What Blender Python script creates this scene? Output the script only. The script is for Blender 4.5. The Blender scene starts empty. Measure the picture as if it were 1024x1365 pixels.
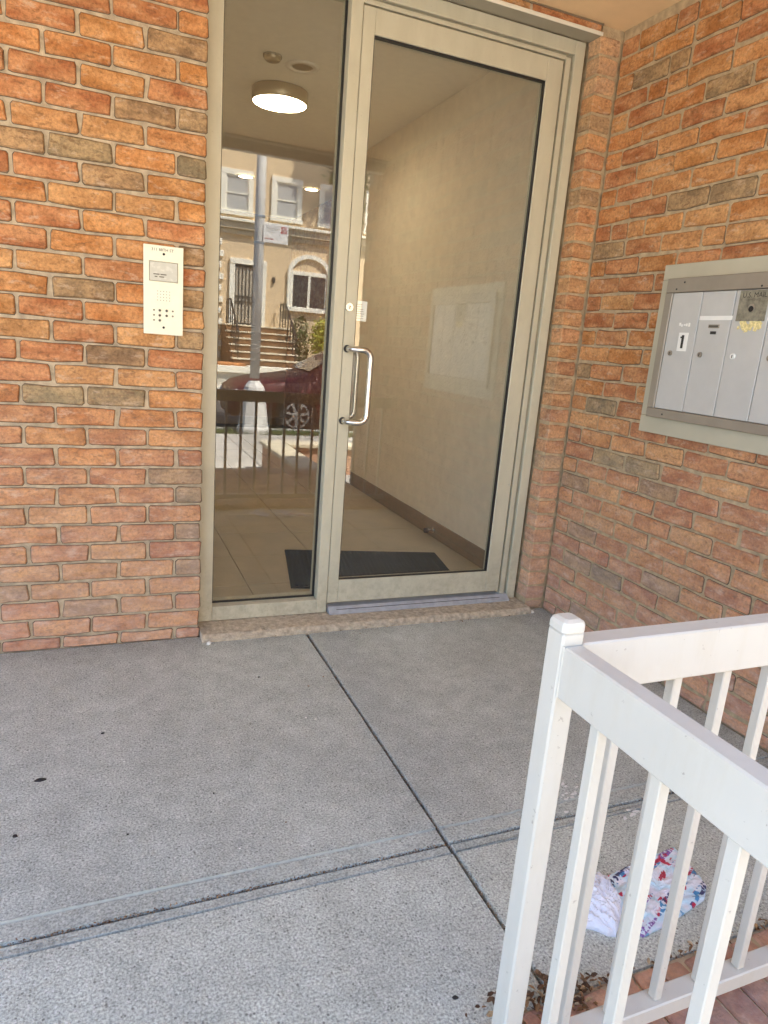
import bpy, bmesh, math, random
from mathutils import Vector, Matrix, noise as mnoise

R = math.radians
rng = random.Random(7)
sc = bpy.context.scene
col = sc.collection

# ------------------------------------------------------------------ camera
cd = bpy.data.cameras.new("camera")
cam = bpy.data.objects.new("camera", cd)
col.objects.link(cam)
cd.sensor_fit = 'HORIZONTAL'
cd.sensor_width = 36.0
cd.lens = 913.108 / 1024 * 36.0
cd.clip_start = 0.02
cd.clip_end = 300
right = Vector((0.92400395, -0.37423664, 0.0785088))
down = Vector((-0.01803768, -0.24774437, -0.96865751))
fwd = Vector((0.38195724, 0.89362725, -0.23566714))
m = Matrix.Identity(4)
for i in range(3):
    m[i][0], m[i][1], m[i][2] = right[i], -down[i], -fwd[i]
m.translation = Vector((-0.35575516, -2.62319517, 1.1966962))
cam.matrix_world = m
sc.camera = cam

# ------------------------------------------------------------------ world, sun, exposure
SUN_EL, SUN_AZ = R(58), R(40)          # azimuth measured from +Y towards +X
w = bpy.data.worlds.new("World")
sc.world = w
w.use_nodes = True
wn = w.node_tree.nodes
sky = wn.new('ShaderNodeTexSky')
sky.sky_type = 'NISHITA'
sky.sun_disc = False
sky.sun_elevation = SUN_EL
sky.sun_rotation = SUN_AZ
sky.air_density = 1.0
sky.dust_density = 2.4
sky.ozone_density = 1.9
w.node_tree.links.new(sky.outputs[0], wn['Background'].inputs[0])
wn['Background'].inputs[1].default_value = 0.13

sl = bpy.data.lights.new("sun", 'SUN')
sl.energy = 5.0
sl.angle = R(0.5)
sl.color = (1.0, 0.94, 0.84)
so = bpy.data.objects.new("sun", sl)
col.objects.link(so)
sv = Vector((math.sin(SUN_AZ) * math.cos(SUN_EL), math.cos(SUN_AZ) * math.cos(SUN_EL), math.sin(SUN_EL)))
so.rotation_euler = sv.to_track_quat('Z', 'Y').to_euler()
so.location = (10, 20, 30)

sc.view_settings.view_transform = 'Standard'
sc.view_settings.look = 'None'
sc.view_settings.gamma = 1
sc.view_settings.exposure = 2.8
sc.view_settings.use_curve_mapping = False
sc.render.engine = 'CYCLES'
sc.cycles.use_denoising = True
sc.cycles.denoising_prefilter = 'ACCURATE'
sc.cycles.denoising_input_passes = 'RGB_ALBEDO_NORMAL'
sc.cycles.max_bounces = 12
sc.cycles.diffuse_bounces = 6
sc.cycles.transparent_max_bounces = 16
sc.cycles.sample_clamp_indirect = 6.0

# ------------------------------------------------------------------ materials
def new_mat(name):
    mt = bpy.data.materials.new(name)
    mt.use_nodes = True
    nt = mt.node_tree
    return mt, nt, nt.nodes['Principled BSDF']

def N(nt, kind, **kw):
    n = nt.nodes.new('ShaderNode' + kind)
    for k, v in kw.items():
        if hasattr(n, k):
            setattr(n, k, v)
    return n

def noise_node(nt, vec, scale, detail=3.0, rough=0.55):
    n = N(nt, 'TexNoise')
    n.inputs['Scale'].default_value = scale
    n.inputs['Detail'].default_value = detail
    n.inputs['Roughness'].default_value = rough
    nt.links.new(vec, n.inputs['Vector'])
    return n.outputs['Fac']

def ramp(nt, fac, stops, interp='LINEAR'):
    r = N(nt, 'ValToRGB')
    r.color_ramp.interpolation = interp
    els = r.color_ramp.elements
    while len(els) < len(stops):
        els.new(0.5)
    for e, (p, c) in zip(els, stops):
        e.position = p
        e.color = tuple(c) + (1,) if len(c) == 3 else c
    nt.links.new(fac, r.inputs['Fac'])
    return r.outputs['Color']

def mix(nt, fac, a, b, mode='MIX'):
    mx = N(nt, 'Mix', data_type='RGBA', blend_type=mode)
    for s, v in ((mx.inputs[0], fac), (mx.inputs[6], a), (mx.inputs[7], b)):
        if hasattr(v, 'is_linked'):
            nt.links.new(v, s)
        else:
            s.default_value = v if not isinstance(v, tuple) or len(v) == 4 else v + (1,)
    return mx.outputs[2]

def math_n(nt, op, a, b=None, c=None):
    n = N(nt, 'Math', operation=op)
    for i, v in enumerate((a, b, c)):
        if v is None:
            continue
        if hasattr(v, 'is_linked'):
            nt.links.new(v, n.inputs[i])
        else:
            n.inputs[i].default_value = v
    return n.outputs[0]

def bump(nt, bsdf, h, strength, dist):
    b = N(nt, 'Bump')
    b.inputs['Strength'].default_value = strength
    b.inputs['Distance'].default_value = dist
    nt.links.new(h, b.inputs['Height'])
    nt.links.new(b.outputs[0], bsdf.inputs['Normal'])

def pos(nt):
    return N(nt, 'NewGeometry').outputs['Position']

def simple(name, colr, rough=0.6, metal=0.0, var=0.0, scale=20, bmp=0.0, bscale=200, bdist=0.002, spec=None):
    mt, nt, b = new_mat(name)
    b.inputs['Roughness'].default_value = rough
    b.inputs['Metallic'].default_value = metal
    if spec is not None:
        b.inputs['Specular IOR Level'].default_value = spec
    p = pos(nt)
    if var:
        f = noise_node(nt, p, scale, 4)
        lo = tuple(max(0, c * (1 - var)) for c in colr)
        hi = tuple(min(1, c * (1 + var)) for c in colr)
        nt.links.new(ramp(nt, f, [(0.3, lo), (0.7, hi)]), b.inputs['Base Color'])
        rr = math_n(nt, 'MULTIPLY_ADD', f, 0.25, rough - 0.12)
        nt.links.new(rr, b.inputs['Roughness'])
    else:
        b.inputs['Base Color'].default_value = tuple(colr) + (1,)
    if bmp:
        bump(nt, b, noise_node(nt, p, bscale, 3), bmp, bdist)
    return mt

def brick_mat(name, per_object=True):
    mt, nt, b = new_mat(name)
    b.inputs['Roughness'].default_value = 0.9
    b.inputs['Specular IOR Level'].default_value = 0.25
    geo = N(nt, 'NewGeometry')
    if per_object:
        oi = N(nt, 'ObjectInfo')
        base, rnd = oi.outputs['Color'], oi.outputs['Random']
    else:
        rnd = geo.outputs['Random Per Island']
        base = ramp(nt, rnd, [(0.0, (.40, .145, .055)), (.25, (.47, .20, .085)), (.5, (.36, .13, .06)), (.7, (.46, .22, .11)), (.82, (.30, .13, .06)), (.9, (.19, .16, .085)), (1.0, (.45, .25, .11))])
    off = N(nt, 'VectorMath', operation='ADD')
    cmb = N(nt, 'CombineXYZ')
    r100 = math_n(nt, 'MULTIPLY', rnd, 61.0)
    for i in range(3):
        nt.links.new(r100, cmb.inputs[i])
    nt.links.new(geo.outputs['Position'], off.inputs[0])
    nt.links.new(cmb.outputs[0], off.inputs[1])
    v = off.outputs[0]
    # streaks run along the length of the brick, so the pattern is squeezed in height
    mp = N(nt, 'Mapping')
    mp.inputs['Scale'].default_value = (1.0, 1.0, 2.3)
    nt.links.new(v, mp.inputs['Vector'])
    vs = mp.outputs[0]
    n1 = noise_node(nt, vs, 9, 3)
    n2 = noise_node(nt, v, 95, 5, .7)
    n3 = noise_node(nt, vs, 26, 4, .7)
    n4 = noise_node(nt, vs, 17, 5, .7)
    c1 = mix(nt, ramp(nt, n1, [(.40, (0,) * 3), (.60, (1,) * 3)]), mix(nt, .30, base, (.20, .085, .040, 1)), mix(nt, .40, base, (.62, .36, .17, 1)))
    c2 = mix(nt, 1.0, c1, ramp(nt, n2, [(.28, (.55,) * 3), (.50, (1.0,) * 3), (.74, (1.36, 1.33, 1.28))]), 'MULTIPLY')
    spots = ramp(nt, n3, [(.57, (0,) * 3), (.66, (1,) * 3)])
    c3 = mix(nt, math_n(nt, 'MULTIPLY', spots, .62), c2, (.17, .085, .04, 1))
    smear = ramp(nt, n4, [(.56, (0,) * 3), (.70, (1,) * 3)])
    c4 = mix(nt, math_n(nt, 'MULTIPLY', smear, .55), c3, (.62, .46, .32, 1))
    # lime bloom and splash-back wear near the pavement
    sx = N(nt, 'SeparateXYZ')
    nt.links.new(geo.outputs['Position'], sx.inputs[0])
    low = N(nt, 'MapRange')
    low.inputs['From Min'].default_value = 1.15
    low.inputs['From Max'].default_value = .1
    low.inputs['To Min'].default_value = 0
    low.inputs['To Max'].default_value = .46
    nt.links.new(sx.outputs[2], low.inputs['Value'])
    bloom = math_n(nt, 'MULTIPLY', low.outputs[0], ramp(nt, n4, [(.30, (.35,) * 3), (.62, (1,) * 3)]))
    c5 = mix(nt, bloom, c4, (.62, .45, .385, 1))
    nt.links.new(c5, b.inputs['Base Color'])
    h = math_n(nt, 'ADD', math_n(nt, 'MULTIPLY', n2, .8), n3)
    bump(nt, b, h, .75, .005)
    return mt

def concrete_mat(name, base, speck, dark, coarse):
    mt, nt, b = new_mat(name)
    b.inputs['Roughness'].default_value = .92
    b.inputs['Specular IOR Level'].default_value = .2
    p = pos(nt)
    big = noise_node(nt, p, 1.6, 5, .6)
    mid = noise_node(nt, p, 14, 4, .65)
    fine = noise_node(nt, p, coarse, 2, .6)
    fin2 = noise_node(nt, p, coarse * 1.15, 3, .7)
    vo = N(nt, 'TexVoronoi')
    vo.inputs['Scale'].default_value = coarse * .95
    nt.links.new(p, vo.inputs['Vector'])
    sep = N(nt, 'SeparateColor')
    nt.links.new(vo.outputs['Color'], sep.inputs[0])
    core = ramp(nt, vo.outputs['Distance'], [(.34, (1,) * 3), (.46, (0,) * 3)])
    c = ramp(nt, big, [(.3, tuple(x * .88 for x in base)), (.7, tuple(x * 1.10 for x in base))])
    c = mix(nt, 1.0, c, ramp(nt, mid, [(.32, (.88, .88, .87)), (.68, (1.10, 1.10, 1.10))]), 'MULTIPLY')
    c = mix(nt, 1.0, c, ramp(nt, fin2, [(.38, (1 - speck,) * 3), (.62, (1 + speck,) * 3)]), 'MULTIPLY')
    # grains of aggregate: most grey, some black, some pale
    g = ramp(nt, sep.outputs[0], [(0, (.07, .066, .06)), (.05, (.18, .175, .165)), (.22, (.40, .40, .385)), (.74, (.54, .54, .52)), (.88, (.74, .73, .70))], 'CONSTANT')
    gm = ramp(nt, sep.outputs[0], [(0, (1,) * 3), (.05, (.75,) * 3), (.22, (.12,) * 3), (.74, (.5,) * 3), (.88, (.9,) * 3)], 'CONSTANT')
    c = mix(nt, math_n(nt, 'MULTIPLY', math_n(nt, 'MULTIPLY', core, gm), dark), c, g)
    c = mix(nt, math_n(nt, 'MULTIPLY', ramp(nt, fine, [(.28, (1,) * 3), (.37, (0,) * 3)]), dark * .8), c, (.10, .098, .09, 1))
    st = noise_node(nt, p, 5.5, 6, .7)
    c = mix(nt, math_n(nt, 'MULTIPLY', ramp(nt, st, [(.60, (0,) * 3), (.75, (1,) * 3)]), .28), c, (.19, .185, .17, 1))
    # shade and dirt painted along the foot of the walls and the sill, and a scuffed path to the door
    sx = N(nt, 'SeparateXYZ')
    nt.links.new(p, sx.inputs[0])
    def near(out, a0, a1):
        mr = N(nt, 'MapRange')
        mr.inputs['From Min'].default_value = a0
        mr.inputs['From Max'].default_value = a1
        nt.links.new(out, mr.inputs['Value'])
        return mr.outputs[0]
    edge = math_n(nt, 'MAXIMUM', near(sx.outputs[1], -.16, -.0), near(sx.outputs[0], 1.50, 1.66))
    dn = ramp(nt, noise_node(nt, p, 9, 6, .7), [(.35, (.25,) * 3), (.65, (1,) * 3)])
    c = mix(nt, math_n(nt, 'MULTIPLY', math_n(nt, 'MULTIPLY', edge, dn), .55), c, (.15, .135, .11, 1))
    wet = ramp(nt, noise_node(nt, p, 2.6, 6, .62), [(.50, (0,) * 3), (.56, (1,) * 3), (.60, (.2,) * 3)])
    c = mix(nt, math_n(nt, 'MULTIPLY', wet, .10), c, (.22, .21, .19, 1))
    nt.links.new(c, b.inputs['Base Color'])
    bump(nt, b, math_n(nt, 'ADD', fine, math_n(nt, 'MULTIPLY', fin2, .6)), .6, .003)
    return mt

def glass_mat(name, f0, tint):
    """window glass: straight transmission plus a mirror layer by angle (both faces of a real pane)"""
    mt = bpy.data.materials.new(name)
    mt.use_nodes = True
    nt = mt.node_tree
    nt.nodes.remove(nt.nodes['Principled BSDF'])
    out = nt.nodes['Material Output']
    geo = N(nt, 'NewGeometry')
    dot = N(nt, 'VectorMath', operation='DOT_PRODUCT')
    nt.links.new(geo.outputs['Incoming'], dot.inputs[0])
    nt.links.new(geo.outputs['Normal'], dot.inputs[1])
    a = math_n(nt, 'ABSOLUTE', dot.outputs['Value'])
    q = math_n(nt, 'POWER', math_n(nt, 'SUBTRACT', 1.0, a), 5.0)
    fac = math_n(nt, 'MULTIPLY_ADD', q, 1 - f0, f0)
    tr = N(nt, 'BsdfTransparent')
    tr.inputs[0].default_value = tint + (1,)
    gl = N(nt, 'BsdfGlossy')
    gl.inputs['Roughness'].default_value = 0.0
    gl.inputs['Color'].default_value = (1, 1, 1, 1)
    ms = N(nt, 'MixShader')
    nt.links.new(fac, ms.inputs[0])
    nt.links.new(tr.outputs[0], ms.inputs[1])
    nt.links.new(gl.outputs[0], ms.inputs[2])
    # thin film of dust and hand smears
    p = geo.outputs['Position']
    sm = ramp(nt, noise_node(nt, p, 6, 5, .65), [(.45, (0,) * 3), (.75, (1,) * 3)])
    fi = ramp(nt, noise_node(nt, p, 240, 2, .5), [(.66, (0,) * 3), (.74, (1,) * 3)])
    df = N(nt, 'BsdfDiffuse')
    df.inputs[0].default_value = (.75, .72, .65, 1)
    du = math_n(nt, 'ADD', math_n(nt, 'MULTIPLY', sm, .014), math_n(nt, 'MULTIPLY_ADD', fi, .02, .001))
    m2 = N(nt, 'MixShader')
    nt.links.new(du, m2.inputs[0])
    nt.links.new(ms.outputs[0], m2.inputs[1])
    nt.links.new(df.outputs[0], m2.inputs[2])
    nt.links.new(m2.outputs[0], out.inputs[0])
    return mt

def emit_mat(name, c, s):
    mt, nt, b = new_mat(name)
    b.inputs['Base Color'].default_value = (.8, .8, .75, 1)
    b.inputs['Emission Color'].default_value = c + (1,)
    b.inputs['Emission Strength'].default_value = s
    return mt

M_BRICK = brick_mat("brick")
M_BRICKS = brick_mat("brick_far", False)
M_MORTAR = simple("mortar", (.43, .345, .235), .95, var=.28, scale=30, bmp=.7, bscale=160, bdist=.004)
M_JOINT_SHADOW = simple('joint_shadow', (.13, .095, .06), .95, var=.3, scale=80)  # joint shadow lines round the bricks, painted as a dark rim
M_MORTAR_R = simple("mortar_buff", (.43, .325, .195), .95, var=.25, scale=30, bmp=.7, bscale=160, bdist=.004)
def frame_paint():
    mt, nt, b = new_mat("painted_aluminium")
    p = pos(nt)
    mp = N(nt, 'Mapping')
    mp.inputs['Scale'].default_value = (1, 1, .3)
    nt.links.new(p, mp.inputs['Vector'])
    n1 = noise_node(nt, mp.outputs[0], 14, 5, .65)
    n2 = noise_node(nt, p, 120, 4, .7)
    c = ramp(nt, n1, [(.3, (.465, .43, .315)), (.7, (.535, .50, .375))])
    c = mix(nt, math_n(nt, 'MULTIPLY', ramp(nt, n2, [(.66, (0,) * 3), (.70, (1,) * 3)]), .45), c, (.24, .21, .15, 1))
    sx = N(nt, 'SeparateXYZ')
    nt.links.new(p, sx.inputs[0])
    lo = N(nt, 'MapRange')
    lo.inputs['From Min'].default_value = .35
    lo.inputs['From Max'].default_value = .03
    nt.links.new(sx.outputs[2], lo.inputs['Value'])
    dirt = math_n(nt, 'MULTIPLY', lo.outputs[0], ramp(nt, noise_node(nt, p, 30, 5, .7), [(.42, (0,) * 3), (.66, (.5,) * 3)]))
    c = mix(nt, dirt, c, (.25, .22, .16, 1))
    nt.links.new(c, b.inputs['Base Color'])
    nt.links.new(math_n(nt, 'MULTIPLY_ADD', n1, .25, .30), b.inputs['Roughness'])
    bump(nt, b, n2, .05, .002)
    return mt
M_ALU = frame_paint()
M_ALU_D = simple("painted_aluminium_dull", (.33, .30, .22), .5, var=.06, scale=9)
M_GASKET = simple("black_rubber", (.012, .012, .012), .5)
M_THRESH = simple("mill_aluminium", (.42, .44, .47), .42, .25, var=.18, scale=25, bmp=.1, bscale=120)
M_STONE = simple("sandy_stone", (.47, .395, .29), .95, var=.32, scale=55, bmp=.9, bscale=120, bdist=.006)
M_GLASS = glass_mat("clear_glass", .056, (.975, .98, .965))
M_GLASS_D = glass_mat("door_glass", .078, (.975, .98, .965))
M_GLASS_F = simple("dark_window_glass", (.03, .032, .033), .06, spec=.6)
M_STEEL = simple("satin_stainless", (.68, .67, .64), .26, 1.0)
M_CHROME = simple("lock_chrome", (.72, .71, .68), .2, 1.0)
M_DARK = simple("dark_hole", (.012, .011, .010), .7)
def white_paint():
    mt, nt, b = new_mat("white_rail_paint")
    p = pos(nt)
    mp = N(nt, 'Mapping')
    mp.inputs['Scale'].default_value = (1, 1, .22)
    nt.links.new(p, mp.inputs['Vector'])
    n1 = noise_node(nt, mp.outputs[0], 26, 5, .65)
    n2 = noise_node(nt, p, 70, 5, .7)
    n3 = noise_node(nt, p, 5, 3)
    c = ramp(nt, n3, [(.3, (.565, .535, .465)), (.7, (.61, .58, .51))])
    c = mix(nt, math_n(nt, 'MULTIPLY', ramp(nt, n1, [(.48, (0,) * 3), (.72, (1,) * 3)]), .30), c, (.52, .46, .35, 1))
    c = mix(nt, math_n(nt, 'MULTIPLY', ramp(nt, n2, [(.665, (0,) * 3), (.69, (1,) * 3)]), .8), c, (.34, .30, .25, 1))
    nt.links.new(c, b.inputs['Base Color'])
    nt.links.new(math_n(nt, 'MULTIPLY_ADD', n1, .3, .30), b.inputs['Roughness'])
    bump(nt, b, math_n(nt, 'ADD', n2, math_n(nt, 'MULTIPLY', n1, .5)), .10, .002)
    return mt
M_WHITE = white_paint()
M_SOFFIT = simple("soffit_stucco", (.80, .575, .315), .9, var=.05, scale=8, bmp=.25, bscale=220)
M_TRIMW = simple("cream_trim", (.70, .66, .55), .6)
M_LOBBY = simple("stippled_plaster", (.80, .735, .60), .85, var=.05, scale=14, bmp=.7, bscale=55, bdist=.006)
M_LOBBYC = simple("lobby_ceiling", (.80, .76, .66), .9, var=.03)
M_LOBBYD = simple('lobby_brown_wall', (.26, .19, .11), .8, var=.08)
M_BASEB = simple("brown_baseboard", (.21, .16, .10), .5, var=.1)
M_TILE = simple("beige_floor_tile", (.43, .36, .25), .38, var=.12, scale=7, bmp=.05, bscale=50)
M_GROUT = simple("grout", (.16, .13, .09), .9)
M_MAT = simple("black_mat", (.008, .008, .008), .9, spec=.08, bmp=.4, bscale=400)
M_CONC = concrete_mat("broom_concrete", (.45, .475, .435), .32, .55, 165)
M_CONC2 = concrete_mat("exposed_concrete", (.51, .535, .48), .34, .62, 165)
M_CONCM = concrete_mat("trowelled_margin", (.44, .465, .425), .30, .4, 160)
M_CONCR = simple('trowel_ridge', (.43, .44, .39), .9, var=.15, scale=60)
M_SUB = simple("joint_dirt", (.085, .07, .05), .95, var=.4, scale=60, bmp=.6, bscale=150)
M_SIDEWALK = concrete_mat("sidewalk_concrete", (.46, .44, .40), .15, .2, 90)
M_ASPH = simple("asphalt", (.055, .055, .058), .9, var=.25, scale=30)
M_PAVER = brick_mat("paver_brick")
M_INTERCOM = simple("cream_plate", (.80, .77, .60), .38, var=.04, scale=30)
M_SCREEN = simple("grey_lcd", (.50, .50, .44), .25, var=.06, scale=60)
M_INK = simple("dark_ink", (.03, .028, .022), .7)
M_INKL = simple("faded_ink", (.20, .18, .12), .7)
M_INKM = simple("grey_ink", (.11, .10, .075), .7)
M_TRIMP = simple("beige_metal_panel", (.46, .42, .31), .5, var=.05, scale=10, bmp=.05, bscale=200)
M_MFRAME = simple("bronze_metal", (.33, .285, .225), .4, .35, var=.08, scale=12)
M_MDOOR = simple("silver_metal", (.53, .515, .48), .40, .1, var=.05, scale=10, bmp=.06, bscale=250)
M_PLATE = simple("worn_plate", (.26, .235, .17), .6, .3, var=.35, scale=60)
M_LABEL = simple("white_label", (.82, .80, .74), .6, var=.04)
M_YLABEL = simple("torn_yellow_label", (.72, .60, .28), .8, var=.35, scale=150)
M_PAPER = simple("paper_notice", (.85, .88, .86), .7, var=.03, scale=60)
M_LAMP_ON = emit_mat("lamp_diffuser", (1.0, .82, .55), 6.5)
M_DRUM = simple("brushed_brass_grey", (.50, .42, .28), .35, .7)
M_VENT = simple("white_plastic", (.74, .70, .62), .6)
def leaf_mat():
    mt, nt, b = new_mat("dry_leaf")
    b.inputs['Roughness'].default_value = .85
    g = N(nt, 'NewGeometry')
    c = ramp(nt, g.outputs['Random Per Island'], [(0, (.07, .035, .018)), (.35, (.16, .085, .04)), (.65, (.24, .13, .06)), (.88, (.40, .27, .14)), (1, (.50, .38, .24))])
    c = mix(nt, 1.0, c, ramp(nt, noise_node(nt, g.outputs['Position'], 160, 3), [(.3, (.6,) * 3), (.7, (1.3,) * 3)]), 'MULTIPLY')
    nt.links.new(c, b.inputs['Base Color'])
    return mt
M_LEAF = leaf_mat()
M_GUM = simple("old_gum", (.022, .02, .019), .8)
M_CHIP = simple("white_chip", (.75, .74, .70), .8)

def bag_mat():
    mt, nt, b = new_mat("white_film")
    p = pos(nt)
    b.inputs['Base Color'].default_value = (.80, .82, .90, 1)
    b.inputs['Roughness'].default_value = .32
    b.inputs['Subsurface Weight'].default_value = .25
    b.inputs['Subsurface Radius'].default_value = (.02, .02, .02)
    bump(nt, b, noise_node(nt, p, 60, 4, .6), .6, .006)
    return mt
M_BAG = bag_mat()

def print_mat():
    mt, nt, b = new_mat("printed_film")
    b.inputs['Roughness'].default_value = .3
    p = pos(nt)
    mp = N(nt, 'Mapping')
    mp.inputs['Rotation'].default_value = (0, 0, R(-22))
    nt.links.new(p, mp.inputs['Vector'])
    u = mp.outputs[0]
    sx = N(nt, 'SeparateXYZ')
    nt.links.new(u, sx.inputs[0])
    def stretched(sxv, syv, scale, det=2):
        m2 = N(nt, 'Mapping')
        m2.inputs['Scale'].default_value = (sxv, syv, 1)
        nt.links.new(u, m2.inputs['Vector'])
        return noise_node(nt, m2.outputs[0], scale, det, .5)
    row = math_n(nt, 'FRACT', math_n(nt, 'MULTIPLY', sx.outputs[1], 27.0))
    inrow = ramp(nt, row, [(.22, (0,) * 3), (.27, (1,) * 3), (.73, (1,) * 3), (.78, (0,) * 3)])
    glyph = ramp(nt, stretched(1.0, .55, 120), [(.44, (0,) * 3), (.47, (1,) * 3)])
    gate = ramp(nt, stretched(.5, 1.3, 22), [(.47, (0,) * 3), (.50, (1,) * 3)])
    txt = math_n(nt, 'MULTIPLY', math_n(nt, 'MULTIPLY', glyph, inrow), gate)
    pick = stretched(.6, 1.4, 15, 1)
    tcol = ramp(nt, pick, [(0, (.04, .05, .15)), (.44, (.07, .28, .55)), (.52, (.50, .03, .09)), (.60, (.24, .12, .42))], 'CONSTANT')
    c = ramp(nt, stretched(1, 1, 12), [(.42, (.84, .86, .93)), (.50, (.58, .80, .92)), (.62, (.80, .80, .92))])
    blob = ramp(nt, stretched(1, 1.2, 30, 3), [(.60, (0,) * 3), (.62, (1,) * 3)])
    bcol = ramp(nt, stretched(1, 1, 17, 1), [(0, (.52, .03, .08)), (.47, (.08, .09, .26)), (.53, (.60, .06, .14)), (.6, (.18, .42, .66))], 'CONSTANT')
    c = mix(nt, blob, c, bcol)
    c = mix(nt, txt, c, tcol)
    nt.links.new(c, b.inputs['Base Color'])
    bump(nt, b, noise_node(nt, p, 45, 4, .6), .5, .006)
    return mt
M_PRINT = print_mat()

M_STUCCO = simple("tan_stucco", (.66, .50, .31), .9, var=.06, scale=3)
M_STUCCO2 = simple("stucco_band", (.52, .44, .31), .9, var=.06, scale=3)
M_HTRIM = simple("white_house_trim", (.80, .76, .64), .6)
M_BLIND = simple("window_blind", (.42, .42, .40), .8, var=.05)
M_HDOOR = simple("storm_door", (.40, .35, .27), .6)
M_IRON = simple("black_iron", (.02, .019, .018), .5)
M_STEPB = simple("step_brick", (.21, .11, .05), .9, var=.3, scale=8)
M_STEPT = simple("step_tread", (.62, .55, .40), .85, var=.08)
M_ORANGE = simple("orange_planting", (.40, .17, .06), .9, var=.5, scale=9)
M_ROAD2 = simple("far_pavement", (.48, .45, .38), .9, var=.08, scale=2)
M_GRASS = simple("grass_blade", (.07, .12, .03), .8, var=.3, scale=10)
M_SOIL = simple("soil", (.10, .085, .05), .95, var=.3)
M_BUSH = simple("yellow_green_leaf", (.42, .42, .06), .7, var=.35, scale=6)
M_BUSHD = simple("green_leaf", (.07, .11, .03), .7, var=.4, scale=6)
M_BARK = simple("bark", (.10, .075, .05), .95, var=.3, bmp=.8, bscale=40)
M_POLE = simple("grey_pole_paint", (.62, .61, .57), .5, .0, var=.08, scale=4)
M_SIGN = simple("sign_white", (.72, .70, .66), .5)
M_RED = simple("sign_red", (.38, .03, .03), .5)
M_CARP = simple("red_car_paint", (.10, .010, .014), .42, .0)
M_TYRE = simple("tyre", (.015, .015, .015), .85)
M_RIM = simple("alloy_rim", (.62, .62, .60), .3, .8)
M_CARG = simple("car_glass", (.10, .12, .12), .05, spec=.8)
M_LIGHT = simple("lens", (.55, .55, .52), .1)
M_GREYW = simple("grey_planter", (.30, .30, .28), .9, var=.1)

# ------------------------------------------------------------------ mesh helpers
class MB:
    def __init__(s):
        s.v, s.f = [], []
    def add(s, vs, fs):
        o = len(s.v)
        s.v += [tuple(x) for x in vs]
        s.f += [tuple(i + o for i in f) for f in fs]
        return s
    def box(s, x0, x1, y0, y1, z0, z1, bev=0.0):
        if not bev:
            vs = [(x, y, z) for x in (x0, x1) for y in (y0, y1) for z in (z0, z1)]
            return s.add(vs, [(0, 1, 3, 2), (4, 6, 7, 5), (0, 4, 5, 1), (2, 3, 7, 6), (0, 2, 6, 4), (1, 5, 7, 3)])
        b = min(bev, (x1 - x0) * .45, (y1 - y0) * .45, (z1 - z0) * .45)
        bm = bmesh.new()
        bmesh.ops.create_cube(bm, size=1)
        for v in bm.verts:
            v.co = Vector(((x0 + x1) / 2 + v.co.x * (x1 - x0), (y0 + y1) / 2 + v.co.y * (y1 - y0), (z0 + z1) / 2 + v.co.z * (z1 - z0)))
        bmesh.ops.bevel(bm, geom=bm.edges[:], offset=b, segments=1, affect='EDGES')
        bm.verts.index_update()
        s.add([v.co[:] for v in bm.verts], [[v.index for v in f.verts] for f in bm.faces])
        bm.free()
        return s
    def tube(s, path, r, n=10, cap=True):
        path = [Vector(p) for p in path]
        o = len(s.v)
        up = None
        for i, p in enumerate(path):
            t = (path[min(i + 1, len(path) - 1)] - path[max(i - 1, 0)]).normalized()
            if up is None:
                up = Vector((0, 0, 1)) if abs(t.z) < .9 else Vector((1, 0, 0))
            a = t.cross(up).normalized()
            bq = a.cross(t).normalized()
            up = bq
            rr = r[i] if isinstance(r, (list, tuple)) else r
            for k in range(n):
                th = 2 * math.pi * k / n
                s.v.append(tuple(p + a * (rr * math.cos(th)) + bq * (rr * math.sin(th))))
        for i in range(len(path) - 1):
            for k in range(n):
                k2 = (k + 1) % n
                s.f.append((o + i * n + k, o + i * n + k2, o + (i + 1) * n + k2, o + (i + 1) * n + k))
        if cap:
            s.f.append(tuple(o + k for k in reversed(range(n))))
            s.f.append(tuple(o + (len(path) - 1) * n + k for k in range(n)))
        return s
    def disc(s, c, axis, r, h, n=20):
        """short cylinder from c along axis by h"""
        c = Vector(c)
        return s.tube([c, c + Vector(axis) * h], r, n)
    def prism(s, pts, axis, a0, a1):
        """polygon pts (2-D) extruded along axis 'x','y','z' from a0 to a1"""
        def P(p, a):
            return {'x': (a, p[0], p[1]), 'y': (p[0], a, p[1]), 'z': (p[0], p[1], a)}[axis]
        n = len(pts)
        vs = [P(p, a0) for p in pts] + [P(p, a1) for p in pts]
        fs = [tuple(range(n))[::-1], tuple(range(n, 2 * n))]
        fs += [(i, (i + 1) % n, n + (i + 1) % n, n + i) for i in range(n)]
        return s.add(vs, fs)
    def mesh(s, name, mt, origin=(0, 0, 0), smooth=False):
        me = bpy.data.meshes.new(name)
        ox, oy, oz = origin
        me.from_pydata([(x - ox, y - oy, z - oz) for x, y, z in s.v], [], s.f)
        me.materials.append(mt)
        bm = bmesh.new()
        bm.from_mesh(me)
        bmesh.ops.recalc_face_normals(bm, faces=bm.faces[:])
        bm.to_mesh(me)
        bm.free()
        if smooth:
            for p in me.polygons:
                p.use_smooth = True
        return me
    def build(s, name, mt, parent=None, smooth=False, origin=None):
        """links the collected shapes as ONE mesh object, coordinates given in world space"""
        po = wloc(parent) if parent else Vector((0, 0, 0))
        if origin is None:
            xs, ys, zs = zip(*s.v)
            origin = ((min(xs) + max(xs)) / 2, (min(ys) + max(ys)) / 2, min(zs))
        o = bpy.data.objects.new(name, s.mesh(name, mt, origin, smooth))
        col.objects.link(o)
        o.parent = parent
        o.location = Vector(origin) - po
        return o

def wloc(o):
    l = Vector((0, 0, 0))
    while o is not None:
        l = l + o.location
        o = o.parent
    return l

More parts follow.
